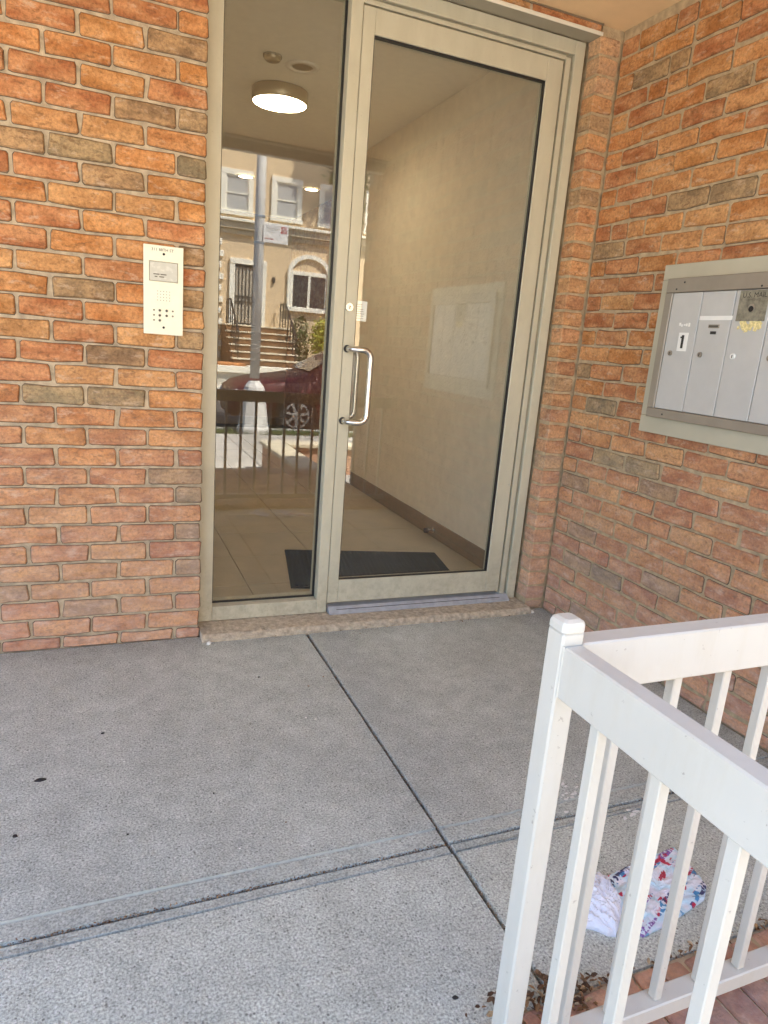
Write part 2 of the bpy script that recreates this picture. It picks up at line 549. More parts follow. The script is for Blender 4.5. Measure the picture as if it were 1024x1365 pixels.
def tag(o, label=None, cat=None, group=None, kind=None):
    if label: o['label'] = label
    if cat: o['category'] = cat
    if group: o['group'] = group
    if kind: o['kind'] = kind
    return o

def thing(name, loc, label, cat, group=None):
    o = bpy.data.objects.new(name, None)
    o.empty_display_size = .1
    col.objects.link(o)
    o.location = loc
    return tag(o, label, cat, group)

def struct(name, mb, mt, parent=None):
    o = mb.build(name, mt, parent)
    if parent is None:
        o['kind'] = 'structure'
    return o

def place(name, me, loc, parent, rotz=0.0, color=None):
    o = bpy.data.objects.new(name, me)
    col.objects.link(o)
    o.parent = parent
    o.location = Vector(loc) - (wloc(parent) if parent else Vector((0, 0, 0)))
    o.rotation_euler = (0, 0, rotz)
    if color:
        o.color = color + (1,)
    return o

def text_mb(txt, size, o, xdir, zdir, ndir, depth=.0006):
    """lettering as flat raised mesh; o = centre point, xdir = reading direction"""
    cu = bpy.data.curves.new("t", 'FONT')
    cu.body = txt
    cu.size = size
    cu.align_x = 'CENTER'
    cu.align_y = 'CENTER'
    cu.resolution_u = 2
    ob = bpy.data.objects.new("t", cu)
    col.objects.link(ob)
    dg = bpy.context.evaluated_depsgraph_get()
    me = bpy.data.meshes.new_from_object(ob.evaluated_get(dg))
    mb = MB()
    X, Z, Nn, O = Vector(xdir), Vector(zdir), Vector(ndir), Vector(o)
    mb.add([O + X * v.co.x + Z * v.co.y + Nn * depth for v in me.vertices], [tuple(p.vertices) for p in me.polygons])
    bpy.data.objects.remove(ob)
    bpy.data.curves.remove(cu)
    bpy.data.meshes.remove(me)
    return mb

# ------------------------------------------------------------------ key dimensions
P = 0.07176          # brick course
L = 0.2013           # brick module
XA, XW = 1.550, 1.656
CEIL = 2.52
YF = 0.078           # front of the door frame

# ------------------------------------------------------------------ ground
ground = struct('ground', MB().box(-40, 40, -60, 40, -1.2, -.62), M_SOIL)
base = struct('slab_bed', MB().box(-4.2, 1.655, -3.32, .0, -.6, -.016), M_SUB)
slabs = bpy.data.objects.new('pavement', None)
col.objects.link(slabs)
slabs['kind'] = 'structure'
JX, JY = .4335, -1.354
def slab(x0, x1, y0, y1, mt, name='concrete_slab', z=0.0, rd=.006, jit=1.0):
    # slab with softly rounded, slightly chipped arrises
    n = 14
    ring = []
    def edge(a, b):
        for i in range(n):
            t = i / n
            ring.append((a[0] + (b[0] - a[0]) * t, a[1] + (b[1] - a[1]) * t))
    edge((x0, y0), (x1, y0)); edge((x1, y0), (x1, y1)); edge((x1, y1), (x0, y1)); edge((x0, y1), (x0, y0))
    cx, cy = (x0 + x1) / 2, (y0 + y1) / 2
    o1, o2, o3 = [], [], []
    for (x, y) in ring:
        j = (mnoise.noise(Vector((x * 9, y * 9, 3.1))) * .0018) * jit
        d = Vector((cx - x, cy - y))
        ex = 1 if abs(abs(x - cx) - (x1 - x0) / 2) < 1e-6 else 0
        ey = 1 if abs(abs(y - cy) - (y1 - y0) / 2) < 1e-6 else 0
        sx = (1 if cx > x else -1) * ex
        sy = (1 if cy > y else -1) * ey
        o1.append((x + sx * (.001 + j), y + sy * (.001 + j), z - .05))
        o2.append((x + sx * (.0015 + j), y + sy * (.0015 + j), z - .006))
        o3.append((x + sx * (rd + j * 1.4), y + sy * (rd + j * 1.4), z))
    k = len(ring)
    fs = []
    for i in range(k):
        q = (i + 1) % k
        fs += [(i, q, k + q, k + i), (k + i, k + q, 2 * k + q, 2 * k + i)]
    fs.append(tuple(2 * k + i for i in range(k)))
    return MB().add(o1 + o2 + o3, fs).build(name, mt, slabs)
G = .0035
XL = -4.0
slab(XL, -1.75 - G, JY + .058, -.001, M_CONC, rd=.003)
slab(-1.75 + G, JX - G, JY + .058, -.001, M_CONC, rd=.003)
slab(JX + G, 1.654, JY + .058, -.001, M_CONC, rd=.003)
for a, b in ((XL, -1.75 - G), (-1.75 + G, JX - G), (JX + G, 1.654)):
    slab(a, b, JY + G * .7, JY + .0572, M_CONCM, 'joint_margin', -.0015, .004, .5)
    slab(a, b, JY - .0332, JY - G * .7, M_CONCM, 'joint_margin', -.0015, .004, .5)
rg = MB()
for a, b in ((XL, -1.75 - G), (-1.75 + G, JX - .02), (JX + .02, 1.60)):
    n = int((b - a) / .03)
    for i in range(n):
        x0, x1 = a + (b - a) * i / n, a + (b - a) * (i + 1) / n
        y = JY + .0585
        h0, h1 = [.0018 + .0010 * mnoise.noise(Vector((q * 14, 2.2, 0))) for q in (x0, x1)]
        rg.add([(x0, y - .003, -.004), (x1, y - .003, -.004), (x0, y - .0005, h0), (x1, y - .0005, h1), (x0, y + .003, -.004), (x1, y + .003, -.004)], [(0, 1, 3, 2), (2, 3, 5, 4)])
rg.build('joint_ridge', M_CONCR, slabs)
slab(XL, -1.75 - G, -3.3, JY - .034, M_CONC2, rd=.003)
slab(-1.75 + G, JX - G, -3.3, JY - .034, M_CONC2, rd=.003)
slab(JX + G, 1.654, -1.80, JY - .034, M_CONC2, rd=.003)

# ------------------------------------------------------------------ bricks
def brick_mesh(name, w, h, mt, seed, d=.03, amp=1.0):
    r = random.Random(seed)
    c = .006
    hw, hh = w / 2, h / 2
    out = [(-hw, -hh + c), (-hw + c, -hh), (0, -hh), (hw - c, -hh), (hw, -hh + c), (hw, hh - c), (hw - c, hh), (0, hh), (-hw + c, hh), (-hw, hh - c)]
    out = [(x + r.uniform(-.0022, .0022) * amp, z + r.uniform(-.0020, .0020) * amp) for x, z in out]
    for q in range(len(out)):                      # knocked-off corners and nibbled edges
        if r.random() < .16:
            x, z = out[q]
            out[q] = (x - math.copysign(r.uniform(.001, .0055) * amp, x) if abs(x) > 1e-4 else x, z - math.copysign(r.uniform(.001, .0035) * amp, z))
    n = len(out)
    A = [(x, d, z) for x, z in out]
    B = [(x, .0045, z) for x, z in out]
    C = [(x * (1 - .0035 / hw), r.uniform(-.0014, .0014) * amp, z * (1 - .0035 / hh)) for x, z in out]
    mb = MB().add(A + B + C, [(i, (i + 1) % n, n + (i + 1) % n, n + i) for i in range(n)] + [(n + i, n + (i + 1) % n, 2 * n + (i + 1) % n, 2 * n + i) for i in range(n)] + [tuple(2 * n + i for i in range(n))])
    if d > .04:
        return mb.mesh(name, mt)
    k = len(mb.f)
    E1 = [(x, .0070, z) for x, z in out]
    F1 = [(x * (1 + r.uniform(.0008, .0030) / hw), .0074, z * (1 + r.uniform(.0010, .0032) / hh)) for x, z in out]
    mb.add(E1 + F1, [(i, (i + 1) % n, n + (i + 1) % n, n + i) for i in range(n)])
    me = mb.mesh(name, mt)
    me.materials.append(M_JOINT_SHADOW)
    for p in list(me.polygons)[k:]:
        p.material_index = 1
    return me
JT = .0115
BH = P - JT
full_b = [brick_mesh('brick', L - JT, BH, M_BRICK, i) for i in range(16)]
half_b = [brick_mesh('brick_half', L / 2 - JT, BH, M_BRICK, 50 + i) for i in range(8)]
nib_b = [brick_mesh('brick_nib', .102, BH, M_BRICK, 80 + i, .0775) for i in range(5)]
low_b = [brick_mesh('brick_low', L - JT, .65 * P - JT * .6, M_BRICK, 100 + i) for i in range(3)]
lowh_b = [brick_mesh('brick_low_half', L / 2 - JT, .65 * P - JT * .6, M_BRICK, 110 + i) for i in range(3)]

PAL = [(.47, .180, .055), (.51, .22, .066), (.43, .155, .060), (.52, .24, .088), (.45, .19, .078), (.49, .20, .060), (.38, .135, .052), (.54, .275, .105), (.47, .185, .074)]
def brick_col(grey=False, r=rng, tan=0.0):
    if grey == 2:
        b = r.choice([(.30, .215, .115), (.27, .20, .11), (.33, .22, .11)])
    elif grey:
        b = r.choice([(.235, .205, .11), (.21, .19, .115), (.26, .215, .12)])
    else:
        b = r.choice(PAL)
        if r.random() < .05:
            b = (.27, .18, .095)
    k = r.uniform(.86, 1.14)
    b = tuple(u + (v - u) * max(tan, .0) for u, v in zip(b, (.60, .40, .24)))
    return tuple(min(1, x * k) for x in b)

GREY_L = [(-.400, 1.734), (-.038, 1.737), (-.411, 1.310), (-.514, .941), (-.306, .945), (-.078, .653), (-.036, .580), (-.040, .441), (-.413, .157), (-.045, 1.304), (-.044, 1.182), (-.033, .294), (-.028, 1.906)]
GREY_R = [(-.054, 1.164), (-.181, 1.017), (-.299, .809), (-.393, .807), (-.603, .804), (-.165, .306), (-.366, .309), (-.463, .309), (-.388, 2.298), (-.297, 2.310), (-.704, 1.798), (-.804, 1.791), (-.410, 1.802), (-.112, 1.670), (-.575, 2.150)]

def courses():
    """(course index, z centre, height kind)"""
    yield 0, .65 * P / 2 - .002, True
    for n in range(1, 36):
        yield n, (.65 + n - .5) * P, False

# left wall, face on y = 0, outer corner on x = 0
lw = thing('brick_wall', (-2.0, 0.05, 0), 'orange brick wall left of the glass door with the intercom on it', 'wall')
MB().box(-2.5, -.004, .0085, .25, -.3, CEIL + .06).build('mortar', M_MORTAR, lw)
far = MB()
def far_brick(mb, me, loc, rz):
    c, s = math.cos(rz), math.sin(rz)
    mb.add([(loc[0] + v.co.x * c - v.co.y * s, loc[1] + v.co.x * s + v.co.y * c, loc[2] + v.co.z) for v in me.vertices], [tuple(p.vertices) for p in me.polygons])
for n, z, low in courses():
    if z + BH / 2 > CEIL + .03:
        break
    odd = n % 2 == 1
    x = 0.0
    first = True
    while x > -2.42:
        if first and not odd:
            wd, me = L / 2 - JT / 2, rng.choice(lowh_b if low else half_b)
            cx = x - wd / 2 + .002
        else:
            wd, me = (L - JT / 2 if first else L), rng.choice(low_b if low else full_b)
            cx = x - (L - JT) / 2 if first else x - L / 2
        hit = [i for i, (gx, gz) in enumerate(GREY_L) if abs(gx - cx) < wd / 2 and abs(gz - z) < P / 2]
        grey = 0 if not hit else (1 if hit[0] in (0, 1, 3, 4, 6) else 2)
        loc = (cx + rng.uniform(-.002, .002), rng.uniform(-.0012, .0012), z + rng.uniform(-.0012, .0012))
        if cx > -1.05:
            place('brick', me, loc, lw, 0, brick_col(grey))
        else:
            far_brick(far, me, loc, 0)
        x -= wd
        first = False
o = far.build('brick_courses', M_BRICKS, lw)
o['kind'] = 'stuff'

# right wall, face on x = XW, running towards the street; nib on its inner end
rw = thing('brick_wall', (XW + .1, -1.3, 0), 'orange brick wall right of the glass door that carries the mailboxes', 'wall')
MB().box(XW + .0075, XW + .30, -2.72, .0, -.3, CEIL + .06).build('mortar', M_MORTAR_R, rw)
MB().box(XA + .006, XW + .30, .0065, .30, -.3, CEIL + .06).build('mortar', M_MORTAR_R, rw)
far = MB()
for n, z, low in courses():
    if z + BH / 2 > CEIL + .03:
        break
    y = 0.0
    first = True
    while y > -2.72 + .03:
        hb = (first and n % 2 == 0) or (not first and rng.random() < .07)
        wd = L / 2 if hb else L
        me = rng.choice((lowh_b if hb else low_b) if low else (half_b if hb else full_b))
        cy = y - wd / 2
        if cy - wd / 2 < -2.74:
            break
        hit = [i for i, (gy, gz) in enumerate(GREY_R) if abs(gy - cy) < wd / 2 and abs(gz - z) < P / 2]
        grey = 0 if not hit else (1 if hit[0] in (1, 2, 3, 4, 6) else 2)
        loc = (XW + rng.uniform(-.0016, .0016), cy + rng.uniform(-.003, .003), z + rng.uniform(-.0015, .0015))
        if cy > -1.42:
            place('brick', me, loc, rw, -math.pi / 2, brick_col(grey))
        else:
            far_brick(far, me, loc, -math.pi / 2)
        y -= wd
        first = False
    if not low:
        place('brick', rng.choice(nib_b), (XA + .0505, rng.uniform(-.001, .001), z), rw, 0, brick_col(2 if rng.random() < .14 else 0, rng, .85 if z > 2.27 else .32))  # nib paler: front light painted into the brick colour; top ones mortar-smeared
    else:
        place('brick', rng.choice(lowh_b), (XA + .052, 0, z), rw, 0, brick_col())
o = far.build('brick_courses', M_BRICKS, rw)
o['kind'] = 'stuff'

# brick lintel over the opening
lt = thing('brick_lintel', (.775, .05, 2.48), 'thin row of cut bricks on a steel angle above the door', 'lintel')
MB().box(.001, XA - .001, .0065, .25, 2.486, CEIL + .06).build('mortar', M_MORTAR, lt)
cutb = [brick_mesh('brick_cut', L - .008, .040, M_BRICK, 130 + i) for i in range(3)]
x = L / 2 + .004
while x < XA - .02:
    place('brick', rng.choice(cutb), (min(x, XA - L / 2), 0, 2.508), lt, 0, brick_col())
    x += L
MB().box(.0, XA, -.006, YF - .001, 2.4775, 2.4855, .001).build('steel_angle', M_ALU_D, lt)
MB().box(.0, XA, -.011, -.0065, 2.474, 2.488, .001).build('angle_lip', M_TRIMW, lt)

# ------------------------------------------------------------------ soffit and building above
sf = struct('soffit', MB().box(-2.5, XW + .28, -2.38, .3, CEIL, CEIL + .08), M_SOFFIT)
b = MB().box(-2.5, XW + .28, -2.385, -2.33, CEIL - .012, CEIL - .001).build('soffit_edge', M_TRIMW, sf)
b = MB().box(-2.5, XW + .28, -2.46, -2.39, CEIL - .075, CEIL + .05, .004).build('fascia', M_TRIMW, sf)
tq = MB()
tq.box(-2.4, XA, -.007, -.0015, CEIL - .006, CEIL - .0005)
tq.build('gap_line', M_BASEB, sf)  # dark strip along the gap between soffit and wall
up = thing('apartment_building', (0, 4, 2.6), 'upper storey of the brick apartment building above the porch', 'building')
MB().box(-2.5, 9.0, -2.45, 7.0, CEIL + .30, 3.30).build('upper_wall', M_BRICKS, up)
MB().box(-2.55, 9.05, -2.5, 7.05, 3.302, 3.42).build('parapet_cap', M_STEPT, up)
MB().box(XW + .305, 9.0, -2.73, 7.0, -.62, CEIL + .298).build('side_wall', M_BRICKS, up)
MB().box(-2.5, -.61, .2505, 7.0, -.62, CEIL + .298).build('side_wall', M_BRICKS, up)
MB().box(-.605, XW + .3, LY1 + .2 if False else 6.7, 7.0, -.62, CEIL + .298).build('rear_wall', M_BRICKS, up)

# ------------------------------------------------------------------ door frame and sidelight
fr = thing('door_frame', (.77, .13, .03), 'beige aluminium entrance frame with a tall narrow sidelight of glass', 'door frame')
YB = YF + .11
MB().box(-.02, .062, YF, YB, .030, 2.475, .002).build('jamb', M_ALU, fr)
MB().box(1.4905, 1.537, YF, YB, .030, 2.475, .002).build('jamb', M_ALU, fr)
MB().box(.0625, 1.490, YF, YB, 2.422, 2.475, .002).build('head', M_ALU, fr)
MB().box(.513, .5585, YF, YB, .0305, 2.4215, .002).build('mullion', M_ALU, fr)
MB().box(.0625, .5125, YF, YB, .030, .092, .002).build('bottom_rail', M_ALU, fr)
st = MB()
st.box(1.452, 1.476, YF + .006, YF + .06, .05, 2.408, .001)
st.box(.5595, 1.4515, YF + .006, YF + .06, 2.398, 2.413, .001)
st.build('door_stop_trim', M_ALU, fr)
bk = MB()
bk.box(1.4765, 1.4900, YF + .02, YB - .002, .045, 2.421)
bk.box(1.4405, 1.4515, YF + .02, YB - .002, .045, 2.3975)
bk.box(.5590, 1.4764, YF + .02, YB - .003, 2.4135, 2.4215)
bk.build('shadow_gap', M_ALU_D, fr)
YG = YF + .052
MB().box(.0632, .5120, YG, YG + .006, .0925, 2.4215).build('glass_pane', M_GLASS, fr)
gs = MB()
gs.box(.504, .5124, YG - .009, YG - .0005, .093, 2.421)
gs.box(.0628, .070, YG - .009, YG - .0005, .093, 2.421)
gs.box(.0705, .5035, YG - .009, YG - .0005, .0925, .099)
gs.box(.0705, .5035, YG - .009, YG - .0005, 2.413, 2.421)
gs.build('gasket', M_GASKET, fr)

dr = thing('glass_door', (1.0, .1, .073), 'glass entrance door in beige aluminium with a steel pull handle', 'door')
DY0, DY1 = YF + .002, YF + .046
MB().box(.5610, .6085, DY0, DY1, .073, 2.390, .002).build('stile', M_ALU, dr)
MB().box(1.3665, 1.4395, DY0, DY1, .073, 2.390, .002).build('stile', M_ALU, dr)
MB().box(.6088, 1.3662, DY0, DY1, 2.3035, 2.390, .002).build('top_rail', M_ALU, dr)
MB().box(.6088, 1.3662, DY0, DY1, .073, .1765, .002).build('bottom_rail', M_ALU, dr)
DG = (DY0 + DY1) / 2
MB().box(.609, 1.366, DG - .003, DG + .003, .177, 2.303).build('glass_pane', M_GLASS_D, dr)
gs = MB()
gs.box(1.359, 1.3664, DY0 + .006, DG - .0035, .177, 2.303)
gs.box(.6087, .612, DY0 + .006, DG - .0035, .177, 2.303)
gs.box(.6125, 1.3585, DY0 + .006, DG - .0035, 2.2955, 2.3033)
gs.box(.6125, 1.3585, DY0 + .006, DG - .0035, .1768, .181)
gs.build('gasket', M_GASKET, dr)

def pull(y_face, sgn, x_m, x_b):
    """offset D-shaped pull: two mounts on the stile, bends, one upright bar"""
    zt, zb, rr = 1.172, .880, .035
    yb = y_face + sgn * .058
    pts = [(x_m, y_face, zt), (x_m + .003, y_face + sgn * .022, zt)]
    a = Vector((x_m + .012, yb - sgn * .012, zt))
    pts.append(tuple(a))
    pts.append((x_m + .03, yb, zt))
    for i in range(0, 7):
        t = i / 6 * math.pi / 2
        pts.append((x_b - rr + rr * math.sin(t), yb, zt - rr + rr * math.cos(t)))
    for i in range(0, 7):
        t = i / 6 * math.pi / 2
        pts.append((x_b - rr + rr * math.cos(t), yb, zb + rr - rr * math.sin(t)))
    pts += [(x_m + .03, yb, zb), (x_m + .012, yb - sgn * .012, zb), (x_m + .003, y_face + sgn * .022, zb), (x_m, y_face, zb)]
    return MB().tube(pts, .0122, 14)
h = pull(DY0, -1, .578, .663).build('handle', M_STEEL, dr, True)
q = MB()
q.disc((.578, DY0 - .0005, 1.172), (0, -1, 0), .015, .004)
q.disc((.578, DY0 - .0005, .880), (0, -1, 0), .015, .004)
q.build('mount', M_IRON, h)
h = pull(DY1, 1, .578, .663).build('handle', M_STEEL, dr, True)
lk = MB().disc((.576, DY0 - .0005, 1.334), (0, -1, 0), .0155, .008, 22).build('lock', M_CHROME, dr)
MB().disc((.576, DY0 - .009, 1.334), (0, -1, 0), .009, .002, 16).build('keyway', M_STEEL, lk)
MB().box(.5745, .5775, DY0 - .0125, DY0 - .0115, 1.327, 1.339).build('key_slot', M_DARK, lk)

card = thing('paper_notice', (.636, DG + .004, 1.285), 'small white paper notice taped inside the door glass above the handle', 'notice')
MB().box(.6095, .662, DG + .0035, DG + .0043, 1.285, 1.364).build('sheet', M_PAPER, card)
pl = MB()
for i in range(7):
    pl.box(.617, .617 + rng.uniform(.022, .037), DG + .0030, DG + .0034, 1.349 - i * .009, 1.3505 - i * .009)
pl.build('faint_print', M_INKL, card)

# sill and threshold
def rough_block(x0, x1, y0, y1, z0, z1, nx, amp):
    mb = MB()
    prof = [(y1, z1), ((y0 + y1) / 2 - .01, z1), (y0 + .016, z1 - .002), (y0 + .004, z1 - .010), (y0, z1 * .5), (y0 - .001, z0)]
    vs, fs = [], []
    k = len(prof)
    for i in range(nx + 1):
        x = x0 + (x1 - x0) * i / nx
        for j, (y, z) in enumerate(prof):
            q = mnoise.noise(Vector((x * 22, j * 1.7, .4))) * amp
            q2 = mnoise.noise(Vector((x * 60, j * 2.3, 9.4))) * amp * .6
            edge = 1 if 1 < j < 5 else .0
            vs.append((x, y + (q + q2) * edge, z + (q2) * edge))
    for i in range(nx):
        for j in range(k - 1):
            fs.append((i * k + j, i * k + j + 1, (i + 1) * k + j + 1, (i + 1) * k + j))
    fs.append(tuple(range(k)))
    fs.append(tuple(nx * k + j for j in range(k))[::-1])
    return mb.add(vs, fs)
sill = rough_block(.004, 1.548, -.062, .30, -.005, .0285, 90, .0065).build('door_sill', M_STONE)
tag(sill, 'rough sandy stone sill under the entrance door', 'sill')
th = thing('door_threshold', (1.02, .1, .029), 'grey metal threshold strip under the glass door', 'threshold')
MB().prism([(YF - .034, .0292), (YF - .034, .036), (YF - .004, .056), (YF + .10, .058), (YF + .10, .0292)], 'x', .565, 1.4885).build('strip', M_THRESH, th)
MB().box(.60, 1.44, YF - .02, YF - .0185, .0455, .0475).build('groove', M_DARK, th)

# ------------------------------------------------------------------ lobby behind the glass
LX0, LX1, LX2, LY0, LYM, LY1, LZ, LC = -.60, 1.600, 3.4, YB + .004, 2.98, 6.5, .040, 2.65
fl = struct('lobby_floor', MB().box(LX0, LX2, .302, LY1, -.3, LZ - .004), M_GROUT)
T = .4375
tile_me = {}
def tile(x0, x1, y0, y1):
    k = (round(x1 - x0, 3), round(y1 - y0, 3))
    if k not in tile_me:
        tile_me[k] = MB().box(-k[0] / 2, k[0] / 2, -k[1] / 2, k[1] / 2, -.006, 0, .0015).mesh('tile', M_TILE)
    place('tile', tile_me[k], ((x0 + x1) / 2, (y0 + y1) / 2, LZ + rng.uniform(-.0004, .0004)), fl)
xs = [LX0] + [.285 + T * k for k in range(-2, 8)]
ys = [.302] + [.45 + .44 * k for k in range(14)]
for a, b2 in zip(xs[:-1], xs[1:]):
    for c0, c1 in zip(ys[:-1], ys[1:]):
        if b2 - a > .03 and b2 < LX2 and (a < LX1 or c0 > 2.6):
            tile(a + .0015, b2 - .0015, c0 + .0015, c1 - .0015)
MB().box(.0, XA, YB + .001, .3005, .0288, LZ).build('inner_sill', M_TILE, fl)
rw_in = struct('lobby_wall', MB().box(LX1, LX1 + .1, .304, LYM, -.3, LC), M_LOBBY)
struct('lobby_side_wall', MB().box(LX2, LX2 + .1, LYM, LY1, -.3, LC), M_LOBBY)
struct('lobby_side_wall', MB().box(LX1 + .1005, LX2, LYM - .1, LYM - .0005, -.3, LC), M_LOBBY)
bb = MB().box(LX1 - .013, LX1 - .0005, .306, LYM, LZ, LZ + .105, .002).build('baseboard', M_BASEB, rw_in)
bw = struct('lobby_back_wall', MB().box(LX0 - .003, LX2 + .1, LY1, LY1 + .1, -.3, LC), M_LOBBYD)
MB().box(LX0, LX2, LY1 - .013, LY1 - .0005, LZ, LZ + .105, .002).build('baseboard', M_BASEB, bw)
struct('lobby_side_wall', MB().box(LX0 - .004, LX0 - .0005, .304, LY1 - .0005, -.3, LC), M_LOBBY)
struct('lobby_ceiling', MB().box(LX0 - .003, LX2 + .1, YB + .004, LY1 + .1, LC + .001, LC + .1), M_LOBBYC)
struct('lobby_front_wall', MB().box(LX0, -.022, .252, .302, -.3, LC), M_LOBBY)
hw = struct('door_head_wall', MB().box(-.02, XA + .04, YB - .03, .303, 2.478, LC), M_LOBBYC)
struct('lobby_return', MB().box(1.538, XA + .004, YB - .06, .303, .03, 2.477), M_LOBBY)

# doormat, ribbed, lying a little askew
mt_o = thing('doormat', (.96, .58, LZ), 'black ribbed rubber doormat on the lobby floor just inside the door', 'doormat')
mw, md = .872, .605
MB().box(.96 - mw / 2, .96 + mw / 2, .58 - md / 2, .58 + md / 2, LZ + .0006, LZ + .006, .002).build('backing', M_MAT, mt_o)
rb = MB().box(-.0075, .0075, -md / 2 + .02, md / 2 - .02, 0, .006, .002).mesh('rib', M_MAT)
k = 0
x = -mw / 2 + .03
while x < mw / 2 - .02:
    place('rib', rb, (.96 + x, .58, LZ + .0062), mt_o)
    x += .0235
mt_o.rotation_euler = (0, 0, -R(11.2))

ds = thing('door_stopper', (1.56, 1.10, LZ), 'small black tipped metal doorstop on the lobby baseboard', 'doorstop')
MB().disc((LX1 - .0135, 1.10, LZ + .05), (-1, 0, 0), .019, .006).build('flange', M_STEEL, ds)
MB().disc((LX1 - .020, 1.10, LZ + .05), (-1, 0, 0), .010, .036).build('stem', M_STEEL, ds)
MB().disc((LX1 - .0565, 1.10, LZ + .05), (-1, 0, 0), .016, .022).build('rubber_tip', M_GASKET, ds)

# ------------------------------------------------------------------ intercom
ic = thing('intercom_panel', (-.14, -.01, 1.172), 'cream intercom panel with grey screen and buttons on the left wall', 'intercom')
MB().box(-.206, -.0745, -.0165, -.0005, 1.172, 1.468, .0015).build('faceplate', M_INTERCOM, ic)
MB().box(-.199, -.081, -.0012, .010, 1.18, 1.46).build('back_box', M_ALU_D, ic)
sn = MB().box(-.186, -.0955, -.0182, -.0168, 1.3525, 1.4135, .0006).build('screen', M_SCREEN, ic)
e = MB()
for (a, b2, c0, c1) in ((-.1885, -.093, 1.4138, 1.4160), (-.1885, -.093, 1.3500, 1.3522), (-.1885, -.1863, 1.3523, 1.4137), (-.0952, -.093, 1.3523, 1.4137)):
    e.box(a, b2, -.0190, -.0168, c0, c1)
e.build('bezel', M_ALU_D, sn)
e = MB()
for zc, x0, segs in ((1.3735, -.174, (.020, .003, .020)), (1.3655, -.170, (.009, .006, .016))):
    xx = x0
    for i, s_ in enumerate(segs):
        if i % 2 == 0:
            e.box(xx, xx + s_, -.0190, -.0184, zc - .0018, zc + .0018)
        xx += s_
e.build('screen_text', M_INKM, sn)
t = text_mb('311 88TH ST', .0135, (-.144, -.0168, 1.4535), (1, 0, 0), (0, 0, 1), (0, -1, 0)).build('lettering', M_INKM, ic)
for z in (1.4405, 1.1965):
    MB().disc((-.140, -.0167, z), (0, -1, 0), .0042, .0016, 14).build('screw', M_DARK, ic)
bt = MB().disc((0, 0, 0), (0, -1, 0), .0043, .003, 14).mesh('button', M_INKM)
btl = MB().disc((0, 0, 0), (0, -1, 0), .0032, .002, 12).mesh('button_pale', M_INKL)
for z in (1.2538, 1.2370, 1.2200):
    place('button', bt, (-.1530, -.0168, z), ic)
    place('button', btl, (-.1722, -.0168, z), ic)
for z in (1.2540, 1.2372):
    place('button', bt, (-.1300, -.0168, z), ic)
    place('button', btl, (-.1096, -.0168, z), ic)
g = MB()
for i in range(5):
    for j in range(4):
        g.disc((-.160 + i * .010, -.0166, 1.288 + j * .010), (0, -1, 0), .0016, .0006, 8)
g.build('speaker_holes', M_INKL, ic)

# ------------------------------------------------------------------ mailboxes
mx0 = -.470
mbx = thing('mailbox_unit', (XW - .02, -.91, .947), 'silver wall mailboxes in a beige metal surround on the right wall', 'mailbox')
YE = -1.345
FX = XW - .012
tr = MB()
tr.box(FX - .004, FX + .010, YE, mx0, 1.520, 1.575, .002)
tr.box(FX - .004, FX + .010, YE, mx0, .947, 1.012, .002)
tr.box(FX - .004, FX + .010, -.517, mx0, 1.0125, 1.5195, .002)
tr.box(FX - .004, FX + .010, YE, YE + .045, 1.0125, 1.5195, .002)
tr.build('surround', M_TRIMP, mbx)
fq = MB()
fq.box(FX - .022, FX - .0045, YE + .044, -.514, 1.4705, 1.5215, .002)
fq.box(FX - .022, FX - .0045, YE + .044, -.514, 1.0105, 1.0445, .002)
fq.box(FX - .022, FX - .0045, -.549, -.514, 1.045, 1.470, .002)
fq.box(FX - .022, FX - .0045, YE + .044, YE + .075, 1.045, 1.470, .002)
fq.build('frame', M_MFRAME, mbx)
MB().box(FX - .004, FX + .04, YE + .05, -.52, 1.03, 1.50).build('box_body', M_MFRAME, mbx)
for yq, zq in ((-.60, 1.505), (-.566, 1.482), (-.93, 1.478), (-1.26, 1.505), (-.60, 1.026), (-1.26, 1.026)):
    MB().disc((FX - .0222, yq, zq), (-1, 0, 0), .0032, .0014, 10).build('screw', M_INK, mbx)
DW = .1415
